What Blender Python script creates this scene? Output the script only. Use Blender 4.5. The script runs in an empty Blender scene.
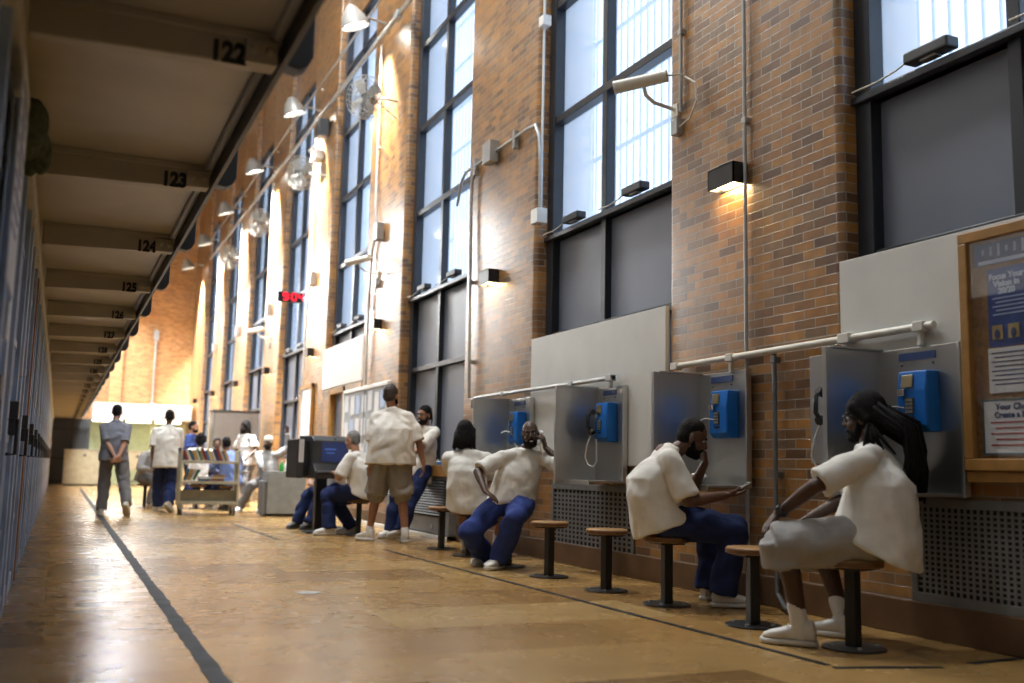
import bpy, math, random
from mathutils import Vector, Matrix, Quaternion
R = random.Random(7)
PI = math.pi
S = bpy.context.scene
COL = S.collection
V = Vector

# ---------------------------------------------------------------- materials
def newmat(name):
    m = bpy.data.materials.new(name); m.use_nodes = True
    nt = m.node_tree; b = nt.nodes['Principled BSDF']
    return m, nt, b
def N(nt, t, **k):
    n = nt.nodes.new(t)
    for a, v in k.items():
        if a in n.inputs.keys(): n.inputs[a].default_value = v
        else: setattr(n, a, v)
    return n
def Lk(nt, a, b): nt.links.new(a, b)
def ramp(nt, stops, interp='LINEAR'):
    n = nt.nodes.new('ShaderNodeValToRGB'); cr = n.color_ramp; cr.interpolation = interp
    while len(cr.elements) < len(stops): cr.elements.new(0.5)
    for e, (p, c) in zip(cr.elements, stops):
        e.position = p; e.color = (*c, 1)
    return n
def simple(name, col, rough=.5, metal=0., var=.12, scale=8., bump=0., bscale=60., coat=0., spec=.5):
    """painted / plastic / cloth surface with slight procedural mottling"""
    m, nt, b = newmat(name)
    tc = N(nt, 'ShaderNodeTexCoord'); nz = N(nt, 'ShaderNodeTexNoise', Scale=scale, Detail=4.)
    Lk(nt, tc.outputs['Object'], nz.inputs['Vector'])
    lo = tuple(max(0, c*(1-var)) for c in col); hi = tuple(min(1, c*(1+var)) for c in col)
    r = ramp(nt, [(.3, lo), (.7, hi)])
    Lk(nt, nz.outputs['Fac'], r.inputs['Fac']); Lk(nt, r.outputs['Color'], b.inputs['Base Color'])
    b.inputs['Roughness'].default_value = rough; b.inputs['Metallic'].default_value = metal
    b.inputs['Coat Weight'].default_value = coat; b.inputs['Coat Roughness'].default_value = .15
    b.inputs['Specular IOR Level'].default_value = spec
    if bump:
        n2 = N(nt, 'ShaderNodeTexNoise', Scale=bscale, Detail=3.)
        Lk(nt, tc.outputs['Object'], n2.inputs['Vector'])
        bp = N(nt, 'ShaderNodeBump', Strength=bump, Distance=.01)
        Lk(nt, n2.outputs['Fac'], bp.inputs['Height']); Lk(nt, bp.outputs['Normal'], b.inputs['Normal'])
    return m
def emissive(name, col, strength):
    m, nt, b = newmat(name)
    b.inputs['Base Color'].default_value = (*col, 1)
    b.inputs['Emission Color'].default_value = (*col, 1); b.inputs['Emission Strength'].default_value = strength
    return m
def brick_mat(name, stops, rough=.36, coat=.8, mortar=(.27, .24, .19), bw=.215, rh=.0675):
    m, nt, b = newmat(name)
    tc = N(nt, 'ShaderNodeTexCoord'); sx = N(nt, 'ShaderNodeSeparateXYZ')
    Lk(nt, tc.outputs['Object'], sx.inputs[0])
    ad = N(nt, 'ShaderNodeMath', operation='ADD'); Lk(nt, sx.outputs[0], ad.inputs[0]); Lk(nt, sx.outputs[1], ad.inputs[1])
    cb = N(nt, 'ShaderNodeCombineXYZ'); Lk(nt, ad.outputs[0], cb.inputs[0]); Lk(nt, sx.outputs[2], cb.inputs[1])
    bt = nt.nodes.new('ShaderNodeTexBrick')
    bt.offset = .5; bt.inputs['Color1'].default_value = (0, 0, 0, 1); bt.inputs['Color2'].default_value = (1, 1, 1, 1)
    bt.inputs['Mortar'].default_value = (.5, .5, .5, 1); bt.inputs['Scale'].default_value = 1.
    bt.inputs['Brick Width'].default_value = bw; bt.inputs['Row Height'].default_value = rh
    bt.inputs['Mortar Size'].default_value = .0042; bt.inputs['Mortar Smooth'].default_value = .2; bt.inputs['Bias'].default_value = 0.
    Lk(nt, cb.outputs[0], bt.inputs['Vector'])
    r = ramp(nt, stops); Lk(nt, bt.outputs['Color'], r.inputs['Fac'])
    nz = N(nt, 'ShaderNodeTexNoise', Scale=9., Detail=5.); Lk(nt, tc.outputs['Object'], nz.inputs['Vector'])
    r2 = ramp(nt, [(.3, (.72, .72, .72)), (.7, (1.1, 1.08, 1.05))]); Lk(nt, nz.outputs['Fac'], r2.inputs['Fac'])
    mx = N(nt, 'ShaderNodeMix', data_type='RGBA', blend_type='MULTIPLY'); mx.inputs['Factor'].default_value = 1.
    Lk(nt, r.outputs['Color'], mx.inputs['A']); Lk(nt, r2.outputs['Color'], mx.inputs['B'])
    m2 = N(nt, 'ShaderNodeMix', data_type='RGBA'); m2.inputs['B'].default_value = (*mortar, 1)
    Lk(nt, bt.outputs['Fac'], m2.inputs['Factor']); Lk(nt, mx.outputs['Result'], m2.inputs['A'])
    Lk(nt, m2.outputs['Result'], b.inputs['Base Color'])
    b.inputs['Roughness'].default_value = rough
    b.inputs['Coat Weight'].default_value = coat; b.inputs['Coat Roughness'].default_value = .33
    iv = N(nt, 'ShaderNodeMath', operation='SUBTRACT'); iv.inputs[0].default_value = 1.; Lk(nt, bt.outputs['Fac'], iv.inputs[1])
    bp = N(nt, 'ShaderNodeBump', Strength=.5, Distance=.006); Lk(nt, iv.outputs[0], bp.inputs['Height'])
    n3 = N(nt, 'ShaderNodeTexNoise', Scale=14., Detail=2.); Lk(nt, tc.outputs['Object'], n3.inputs['Vector'])
    bp2 = N(nt, 'ShaderNodeBump', Strength=.15, Distance=.01); Lk(nt, n3.outputs['Fac'], bp2.inputs['Height'])
    Lk(nt, bp.outputs['Normal'], bp2.inputs['Normal'])
    Lk(nt, bp2.outputs['Normal'], b.inputs['Normal']); Lk(nt, bp2.outputs['Normal'], b.inputs['Coat Normal'])
    return m
M = {}
M['brick'] = brick_mat('glazed brick', [(.0, (.12, .055, .022)), (.2, (.21, .095, .026)), (.45, (.34, .145, .026)), (.7, (.41, .19, .036)), (.88, (.29, .15, .055)), (1., (.18, .11, .055))])
M['brick_back'] = brick_mat('ochre brick', [(0., (.36, .16, .045)), (.5, (.48, .23, .07)), (1., (.55, .29, .1))], rough=.5, coat=.1)
M['plinth'] = simple('brown stone base', (.12, .065, .032), .35, var=.25, scale=5)
def floor_mat():
    m, nt, b = newmat('amber floor slabs')
    tc = N(nt, 'ShaderNodeTexCoord')
    bt = nt.nodes.new('ShaderNodeTexBrick'); bt.offset = .37; bt.offset_frequency = 2; bt.squash = 1.
    bt.inputs['Color1'].default_value = (0, 0, 0, 1); bt.inputs['Color2'].default_value = (1, 1, 1, 1); bt.inputs['Mortar'].default_value = (.3, .3, .3, 1)
    for k, v in (('Scale', 1.), ('Brick Width', 1.83), ('Row Height', .78), ('Mortar Size', .003), ('Mortar Smooth', .3), ('Bias', .05)): bt.inputs[k].default_value = v
    Lk(nt, tc.outputs['Object'], bt.inputs['Vector'])
    r = ramp(nt, [(0., (.17, .095, .032)), (.25, (.28, .16, .053)), (.6, (.37, .22, .075)), (1., (.42, .275, .11))])
    Lk(nt, bt.outputs['Color'], r.inputs['Fac'])
    nz = N(nt, 'ShaderNodeTexNoise', Scale=1.6, Detail=6., Roughness=.6); Lk(nt, tc.outputs['Object'], nz.inputs['Vector'])
    r2 = ramp(nt, [(.3, (.82, .79, .74)), (.68, (1.06, 1.06, 1.06))]); Lk(nt, nz.outputs['Fac'], r2.inputs['Fac'])
    mx = N(nt, 'ShaderNodeMix', data_type='RGBA', blend_type='MULTIPLY'); mx.inputs['Factor'].default_value = 1.
    Lk(nt, r.outputs['Color'], mx.inputs['A']); Lk(nt, r2.outputs['Color'], mx.inputs['B'])
    Lk(nt, mx.outputs['Result'], b.inputs['Base Color'])
    n3 = N(nt, 'ShaderNodeTexNoise', Scale=3.5, Detail=5.); Lk(nt, tc.outputs['Object'], n3.inputs['Vector'])
    mr = N(nt, 'ShaderNodeMapRange'); mr.inputs['To Min'].default_value = .2; mr.inputs['To Max'].default_value = .33
    Lk(nt, n3.outputs['Fac'], mr.inputs['Value']); Lk(nt, mr.outputs['Result'], b.inputs['Roughness'])
    bp = N(nt, 'ShaderNodeBump', Strength=.004, Distance=.02); Lk(nt, n3.outputs['Fac'], bp.inputs['Height']); Lk(nt, bp.outputs['Normal'], b.inputs['Normal'])
    return m
M['floor'] = floor_mat()
M['cream'] = simple('cream enamel', (.52, .47, .38), .38, var=.1, scale=2.5)
M['beam'] = simple('cream beam paint', (.45, .4, .31), .35, var=.12, scale=3)
M['blackpaint'] = simple('black paint', (.012, .012, .014), .4)
M['ink'] = simple('stencil ink', (.01, .01, .01), .6)
M['frame'] = simple('dark window frame', (.018, .021, .028), .35)
M['panel'] = simple('grey blue panel', (.165, .185, .235), .38, var=.06, scale=1.5)
M['whiteboard'] = simple('off white board', (.6, .6, .57), .45, var=.05, scale=3)
M['white'] = simple('white paint', (.78, .78, .75), .4, var=.05)
M['pipe_white'] = simple('chalky white pipe paint', (.62, .6, .54), .4)
M['galv'] = simple('galvanised conduit', (.42, .43, .43), .4, metal=.6)
M['pipe_dark'] = simple('dull grey conduit', (.16, .17, .17), .45, metal=.4)
M['offwhite'] = simple('off white camera housing', (.66, .62, .53), .35)
def steel(name, col=(.6, .6, .59), rough=.27):
    m, nt, b = newmat(name)
    tc = N(nt, 'ShaderNodeTexCoord'); mp = N(nt, 'ShaderNodeMapping'); mp.inputs['Scale'].default_value = (3, 3, .35)
    Lk(nt, tc.outputs['Object'], mp.inputs['Vector'])
    nz = N(nt, 'ShaderNodeTexNoise', Scale=1.2, Detail=2.); Lk(nt, mp.outputs[0], nz.inputs['Vector'])
    r = ramp(nt, [(.3, tuple(c*.9 for c in col)), (.7, col)]); Lk(nt, nz.outputs['Fac'], r.inputs['Fac'])
    Lk(nt, r.outputs['Color'], b.inputs['Base Color'])
    mr = N(nt, 'ShaderNodeMapRange'); mr.inputs['To Min'].default_value = rough-.03; mr.inputs['To Max'].default_value = rough+.08
    Lk(nt, nz.outputs['Fac'], mr.inputs['Value']); Lk(nt, mr.outputs['Result'], b.inputs['Roughness'])
    b.inputs['Metallic'].default_value = .92
    return m
M['steel'] = steel('stainless steel')
M['grille'] = simple('grey grille paint', (.17, .175, .18), .45, metal=.2)
M['dark'] = simple('near black', (.012, .012, .012), .8)  # behind grilles and louvres this colour stands in for shade
M['blue'] = simple('payphone blue', (.008, .14, .52), .35, var=.15)
M['blueplate'] = simple('blue instruction plate', (.03, .06, .17), .4)
M['chrome'] = simple('chrome', (.7, .7, .7), .15, metal=1.)
M['blackplastic'] = simple('black plastic', (.014, .014, .016), .3)
M['whiteplastic'] = simple('white plastic', (.75, .75, .73), .35)
M['darkgrey'] = simple('charcoal plastic', (.045, .047, .05), .45)
M['screen'] = emissive('dim terminal screen', (.02, .035, .12), .35)
M['wood'] = simple('worn plywood', (.30, .16, .055), .4, var=.3, scale=14)
M['woodedge'] = simple('dark wood rim', (.15, .07, .025), .5, var=.3, scale=20)
def post_mat():
    m, nt, b = newmat('chipped black post')
    tc = N(nt, 'ShaderNodeTexCoord'); nz = N(nt, 'ShaderNodeTexNoise', Scale=11., Detail=5., Roughness=.65); Lk(nt, tc.outputs['Object'], nz.inputs['Vector'])
    r = ramp(nt, [(.69, (.012, .012, .013)), (.72, (.4, .4, .38))]); Lk(nt, nz.outputs['Fac'], r.inputs['Fac']); Lk(nt, r.outputs['Color'], b.inputs['Base Color'])
    b.inputs['Roughness'].default_value = .4
    return m
M['post'] = post_mat()
M['oak'] = simple('orange oak frame', (.33, .17, .045), .4, var=.15, scale=12)
M['cork'] = simple('cork board', (.28, .15, .06), .7, var=.25, scale=40)
M['paper'] = simple('white paper', (.72, .73, .75), .7, var=.04)
M['paperblue'] = simple('pale blue paper', (.45, .55, .75), .7, var=.1)
M['posterblue'] = simple('poster blue', (.025, .06, .24), .5, var=.2, scale=12)
M['posterink'] = simple('poster dark ink', (.03, .05, .16), .6)
M['redink'] = simple('red ink', (.4, .05, .04), .6)
M['yellow'] = simple('poster ochre', (.4, .3, .12), .6)
M['cellblue'] = simple('blue grey cell steel', (.36, .46, .62), .4, var=.2, scale=4)
M['cellgrey'] = simple('grey cell steel', (.55, .59, .63), .45, var=.15, scale=4)
M['cellorange'] = simple('faded orange strip', (.45, .2, .09), .5, var=.2)
M['tape'] = simple('black floor tape', (.016, .016, .018), .8, var=.4, scale=6, spec=.15)
M['tapegrey'] = simple('scuffed grey tape', (.045, .047, .052), .75, var=.4, scale=6, spec=.2)
M['tan'] = simple('tan enamel cabinet', (.38, .33, .22), .4)
M['carttan'] = simple('putty steel cart', (.36, .33, .24), .4)
M['stone'] = simple('grey metal chest', (.2, .21, .2), .4)
M['fan'] = simple('fan grey', (.35, .35, .33), .4, metal=.3)
M['greenwall'] = simple('pale green wall', (.42, .45, .27), .5)
M['bottlegreen'] = simple('green plastic', (.03, .3, .05), .3)
M['bottleyellow'] = simple('yellow plastic', (.55, .5, .03), .3)
M['tissue'] = simple('white tissue', (.75, .75, .75), .8)
M['led'] = emissive('red led', (1., .01, .03), 2.6)
M['lampglow'] = emissive('warm lamp', (1., .78, .42), 9.)
M['floodglow'] = emissive('flood lamp', (1., .97, .88), 30.)
M['ceil'] = simple('ceiling paint', (.55, .54, .5), .7)
M['wallpaint'] = simple('upper tier paint', (.55, .52, .46), .6)
M['bars'] = simple('window bars', (.6, .63, .68), .5)
def glass_mat():
    m, nt, b = newmat('window glass'); nt.nodes.remove(b)
    o = [n for n in nt.nodes if n.type == 'OUTPUT_MATERIAL'][0]
    tr = N(nt, 'ShaderNodeBsdfTransparent'); tr.inputs[0].default_value = (.84, .9, .97, 1)
    tl_ = N(nt, 'ShaderNodeBsdfTranslucent'); tl_.inputs[0].default_value = (.72, .82, .95, 1); mt_ = N(nt, 'ShaderNodeMixShader'); mt_.inputs[0].default_value = .3; Lk(nt, tr.outputs[0], mt_.inputs[1]); Lk(nt, tl_.outputs[0], mt_.inputs[2])
    gl = N(nt, 'ShaderNodeBsdfGlossy'); gl.inputs['Roughness'].default_value = .06
    lw = N(nt, 'ShaderNodeLayerWeight'); pw = N(nt, 'ShaderNodeMath', operation='POWER'); pw.inputs[1].default_value = 4.
    fr = N(nt, 'ShaderNodeMath', operation='MULTIPLY_ADD'); fr.inputs[1].default_value = .25; fr.inputs[2].default_value = .025; mx = N(nt, 'ShaderNodeMixShader')
    Lk(nt, lw.outputs['Facing'], pw.inputs[0]); Lk(nt, pw.outputs[0], fr.inputs[0])
    Lk(nt, fr.outputs[0], mx.inputs[0]); Lk(nt, mt_.outputs[0], mx.inputs[1]); Lk(nt, gl.outputs[0], mx.inputs[2]); Lk(nt, mx.outputs[0], o.inputs[0])
    return m
M['glass'] = glass_mat()

# ---------------------------------------------------------------- mesh builder
def basis(d, up=None):
    d = V(d).normalized(); up = V(up) if up is not None else V((0, 0, 1))
    if abs(d.dot(up.normalized())) > .995: up = V((1, 0, 0)) if abs(d.x) < .9 else V((0, 1, 0))
    a = up.cross(d).normalized(); b = d.cross(a).normalized()
    return a, b, d
class MB:
    def __init__(s): s.v = []; s.f = []
    def add(s, vs, fs):
        o = len(s.v); s.v += [tuple(v) for v in vs]; s.f += [tuple(o+i for i in f) for f in fs]; return s
    def box(s, c, sz, rot=None, yaw=0):
        c = V(c); h = [x/2 for x in sz]; m = rot if rot is not None else Matrix.Rotation(yaw, 3, 'Z')
        vs = [c + m @ V((i*h[0], j*h[1], k*h[2])) for i in (-1, 1) for j in (-1, 1) for k in (-1, 1)]
        return s.add(vs, [(0, 1, 3, 2), (4, 6, 7, 5), (0, 4, 5, 1), (2, 3, 7, 6), (0, 2, 6, 4), (1, 5, 7, 3)])
    def bb(s, x0, x1, y0, y1, z0, z1):
        return s.box(((x0+x1)/2, (y0+y1)/2, (z0+z1)/2), (abs(x1-x0), abs(y1-y0), abs(z1-z0)))
    def rings(s, rs, caps=True, closed=True):
        n = len(rs[0]); vs = [p for r in rs for p in r]; fs = []
        for i in range(len(rs)-1):
            for j in range(n if closed else n-1):
                k = (j+1) % n; fs.append((i*n+j, i*n+k, (i+1)*n+k, (i+1)*n+j))
        if caps: fs.append(tuple(reversed(range(n)))); fs.append(tuple((len(rs)-1)*n+j for j in range(n)))
        return s.add(vs, fs)
    def cyl(s, p0, p1, r0, r1=None, seg=14):
        r1 = r0 if r1 is None else r1; p0 = V(p0); p1 = V(p1); a, b, d = basis(p1-p0)
        ring = lambda p, r: [p + a*(r*math.cos(t)) + b*(r*math.sin(t)) for t in (2*PI*i/seg for i in range(seg))]
        return s.rings([ring(p0, r0), ring(p1, r1)])
    def tube(s, pts, r, seg=8):
        pts = [V(p) for p in pts]; rs = []; rad = r if isinstance(r, (list, tuple)) else [r]*len(pts)
        pa = None
        for i, p in enumerate(pts):
            d = (pts[min(i+1, len(pts)-1)] - pts[max(i-1, 0)])
            if d.length < 1e-9: d = V((0, 0, 1))
            a, b, d = basis(d, pa)
            if pa is not None: a = (pa - d*pa.dot(d)).normalized(); b = d.cross(a)
            pa = a.copy()
            rs.append([p + a*(rad[i]*math.cos(t)) + b*(rad[i]*math.sin(t)) for t in (2*PI*k/seg for k in range(seg))])
            pa = a
        return s.rings(rs)
    def ell(s, c, r, axes=None, nu=14, nv=9):
        c = V(c); ax = axes or (V((1, 0, 0)), V((0, 1, 0)), V((0, 0, 1)))
        vs = []; fs = []
        for i in range(1, nv):
            th = PI*i/nv
            for j in range(nu):
                ph = 2*PI*j/nu
                vs.append(c + ax[0]*(r[0]*math.sin(th)*math.cos(ph)) + ax[1]*(r[1]*math.sin(th)*math.sin(ph)) + ax[2]*(r[2]*math.cos(th)))
        vs.append(c + ax[2]*r[2]); vs.append(c - ax[2]*r[2]); T = len(vs)-2
        for i in range(nv-2):
            for j in range(nu):
                k = (j+1) % nu; fs.append((i*nu+j, (i+1)*nu+j, (i+1)*nu+k, i*nu+k))
        for j in range(nu):
            k = (j+1) % nu; fs.append((T, j, k)); fs.append((T+1, (nv-2)*nu+k, (nv-2)*nu+j))
        return s.add(vs, fs)
    def cap(s, p0, r0, p1, r1=None, seg=12):
        r1 = r0 if r1 is None else r1; p0 = V(p0); p1 = V(p1)
        if (p1-p0).length < 1e-6: return s.ell(p0, (r0,)*3)
        a, b, d = basis(p1-p0); rs = []
        for k in range(4): t = PI/2*(k+.35)/4.35; rs.append((p0 - d*(r0*math.cos(t)), r0*math.sin(t)))
        rs.append((p0, r0)); rs.append((p1, r1))
        for k in range(3, -1, -1): t = PI/2*(k+.35)/4.35; rs.append((p1 + d*(r1*math.cos(t)), r1*math.sin(t)))
        return s.rings([[p + a*(r*math.cos(t)) + b*(r*math.sin(t)) for t in (2*PI*i/seg for i in range(seg))] for p, r in rs])
    def loft(s, secs, seg=24, power=2.3):
        """secs: (centre, a_vec, b_vec) superellipse sections"""
        rs = []
        for c, a, b in secs:
            ring = []
            for i in range(seg):
                t = 2*PI*i/seg; ct, st = math.cos(t), math.sin(t)
                ring.append(V(c) + V(a)*(math.copysign(abs(ct)**(2/power), ct)) + V(b)*(math.copysign(abs(st)**(2/power), st)))
            rs.append(ring)
        return s.rings(rs)
    def lathe(s, c, prof, seg=28, axis=(0, 0, 1)):
        a, b, d = basis(axis); c = V(c)
        return s.rings([[c + d*h + a*(r*math.cos(t)) + b*(r*math.sin(t)) for t in (2*PI*i/seg for i in range(seg))] for r, h in prof])
    def mesh(s, name, mat, smooth=False):
        me = bpy.data.meshes.new(name); me.from_pydata(s.v, [], s.f); me.update()
        if mat: me.materials.append(mat)
        if smooth:
            for p in me.polygons: p.use_smooth = True
        return me
    def build(s, name, mat, parent=None, smooth=False, bevel=0, sharp=40):
        me = s.mesh(name, mat, smooth); o = bpy.data.objects.new(name, me); COL.objects.link(o)
        import bmesh
        bm = bmesh.new(); bm.from_mesh(me); bmesh.ops.recalc_face_normals(bm, faces=bm.faces)
        if smooth:
            for e in bm.edges:
                if len(e.link_faces) == 2 and e.calc_face_angle(0) > math.radians(sharp): e.smooth = False
        bm.to_mesh(me); bm.free()
        if bevel:
            b = o.modifiers.new('bevel', 'BEVEL'); b.width = bevel; b.segments = 2; b.limit_method = 'ANGLE'
        if parent: o.parent = parent
        return o
def tag(o, label=None, cat=None, group=None, kind=None):
    if label: o['label'] = label
    if cat: o['category'] = cat
    if group: o['group'] = group
    if kind: o['kind'] = kind
    return o
def struct(name, mb, mat, parent=None, **k):
    o = mb.build(name, mat, parent, **k)
    if not parent: o['kind'] = 'structure'
    return o
def thing(name, label, cat, loc=(0, 0, 0), yaw=0, group=None):
    o = bpy.data.objects.new(name, None); COL.objects.link(o); o.empty_display_size = .1
    o.location = loc; o.rotation_euler = (0, 0, yaw)
    return tag(o, label, cat, group)
def copy_tree(o, parent=None):
    c = o.copy(); COL.objects.link(c)
    if parent: c.parent = parent
    for ch in list(o.children): copy_tree(ch, c)
    return c
def finish(o, mods):
    """apply (kind, settings) modifiers to o's mesh without bpy.ops"""
    for t, k in mods:
        m = o.modifiers.new(t, t)
        for a, v in k.items(): setattr(m, a, v)
    dg = bpy.context.evaluated_depsgraph_get(); dg.update()
    me = bpy.data.meshes.new_from_object(o.evaluated_get(dg))
    old = o.data; o.modifiers.clear(); o.data = me; bpy.data.meshes.remove(old)
    for p in me.polygons: p.use_smooth = True
    return o
def text(body, name, mat, parent, loc, rot, size, extrude=.002, offset=0., align='CENTER', sx=1.):
    cu = bpy.data.curves.new('t', 'FONT'); cu.body = body; cu.size = size; cu.extrude = extrude; cu.offset = offset
    cu.align_x = align; cu.align_y = 'CENTER'; cu.resolution_u = 3
    t = bpy.data.objects.new('t', cu); COL.objects.link(t)
    dg = bpy.context.evaluated_depsgraph_get(); dg.update()
    me = bpy.data.meshes.new_from_object(t.evaluated_get(dg))
    bpy.data.objects.remove(t)
    me.materials.clear(); me.materials.append(mat)
    if sx != 1.: me.transform(Matrix.Diagonal((sx, 1, 1, 1)))
    o = bpy.data.objects.new(name, me); COL.objects.link(o); o.location = loc
    o.rotation_euler = rot
    if parent: o.parent = parent
    return o
FACE_Y = (PI/2, 0, 0)            # text upright, read by someone looking along +Y
FACE_X = (PI/2, 0, -PI/2)        # text on the right wall, read by someone looking along +X

# ---------------------------------------------------------------- people
CL = bpy.data.textures.new('folds', 'CLOUDS'); CL.noise_scale = .09; CL.noise_depth = 1
CL3 = bpy.data.textures.new('creases', 'WOOD'); CL3.wood_type = 'BANDNOISE'; CL3.noise_basis_2 = 'SIN'; CL3.noise_scale = .16; CL3.turbulence = 7.
CL2 = bpy.data.textures.new('bigfolds', 'CLOUDS'); CL2.noise_scale = .2; CL2.noise_depth = 1
def skin(name, col): 
    m = simple(name, col, .5, var=.12, scale=25)
    m.node_tree.nodes['Principled BSDF'].inputs['Subsurface Weight'].default_value = .05
    m.node_tree.nodes['Principled BSDF'].inputs['Subsurface Radius'].default_value = (.02, .008, .005)
    return m
SK = {'deep': skin('deep brown skin', (.068, .031, .017)), 'brown': skin('brown skin', (.11, .05, .027)), 'tan': skin('tan skin', (.3, .15, .09)), 'light': skin('light skin', (.45, .25, .17))}
def cloth(name, col, rough=.9): return simple(name, col, rough, var=.07, scale=12, bump=.25, bscale=140, spec=.2)
M['tee'] = cloth('white cotton', (.74, .72, .67)); M['jean'] = cloth('navy denim', (.018, .03, .10)); M['greytee'] = cloth('grey jersey', (.2, .215, .26))
M['greypants'] = cloth('grey sweatpants', (.16, .16, .165)); M['khaki'] = cloth('grey khaki shorts', (.27, .25, .22)); M['lightgrey'] = cloth('light grey fleece shorts', (.33, .32, .31))
M['bluetee'] = cloth('blue cotton', (.05, .085, .28)); M['paleblue'] = cloth('pale blue chambray', (.14, .2, .42)); M['hood'] = cloth('grey hooded fleece', (.3, .3, .3))
M['shoe'] = simple('white sneaker leather', (.66, .65, .62), .5); M['sole'] = simple('sneaker sole', (.6, .58, .54), .6); M['sock'] = cloth('white sock', (.72, .72, .72))
M['blackshoe'] = simple('black shoe', (.015, .015, .016), .5)
M['hair'] = simple('black hair', (.008, .007, .007), .75, var=.4, scale=60, bump=.6, bscale=120, spec=.15)
M['greyhair'] = simple('grey hair', (.2, .19, .18), .6, var=.4, scale=60, bump=.6, bscale=120)
M['brownhair'] = simple('dark brown hair', (.035, .024, .018), .6, var=.4, scale=60, bump=.6, bscale=120)
M['eye'] = simple('eye', (.5, .48, .45), .2); M['pupil'] = simple('pupil', (.01, .008, .006), .2)
M['cap'] = cloth('cream knit cap', (.62, .58, .48)); M['teeth'] = simple('teeth', (.7, .68, .6), .3)
def ik(a, t, l1, l2, pole):
    a = V(a); t = V(t); d = t-a; L = d.length; mx = (l1+l2)*.995
    if L > mx: d = d*(mx/L); t = a+d; L = mx
    L = max(L, abs(l1-l2)+.02); u = d.normalized(); p = V(pole); p = p - u*p.dot(u)
    p = p.normalized() if p.length > 1e-5 else basis(u)[0]
    x = (l1*l1 - l2*l2 + L*L)/(2*L); y = math.sqrt(max(0, l1*l1-x*x))
    return a + u*x + p*y, t
def hand(mb, W, d, n, side, curl=.35, spread=.0, s=1., bones=1):
    """palm, four unequal bent fingers, thumb leaving the side of the palm"""
    W = V(W); d = V(d).normalized(); n = V(n); n = (n - d*n.dot(d)).normalized()
    t = d.cross(n) if side == 'R' else n.cross(d)
    L = [.068, .076, .07, .056]; off = [.03, .0105, -.0095, -.028]; pl = [.088, .092, .087, .079]
    for i in range(4):
        k = W + d*(pl[i]*s) + t*(off[i]*s)
        mb.cap(W + d*.012*s + t*(off[i]*.55*s), .0165*s, k, .0118*s, 8)
        q = k; ang = curl*.8; dd = d + t*spread*off[i]*8; dd.normalize()
        for j, fr in enumerate((.46, .3, .24)):
            dr = (dd*math.cos(ang) + n*math.sin(ang)).normalized()
            e = q + dr*(L[i]*fr*s*1.05)
            mb.cap(q, (.0103-.0009*j)*s, e, (.0096-.0009*j)*s, 8); q = e; ang += curl*(1.1 if j == 0 else .8)
    b = W + d*.022*s + t*.028*s
    k = b + (d*.62 + t*.62 + n*.3).normalized()*.045*s; e = k + (d*.85 + t*(.3-.3*curl) + n*(.25+.5*curl)).normalized()*.036*s
    mb.cap(b, .015*s, k, .0115*s, 8); mb.cap(k, .0115*s, e, .0092*s, 8)
TOPS = ((.35, .192, .157), (.58, .193, .15), (.74, .18, .128), (.86, .14, .1), (.95, .09, .08), (1.03, .073, .07))
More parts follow.
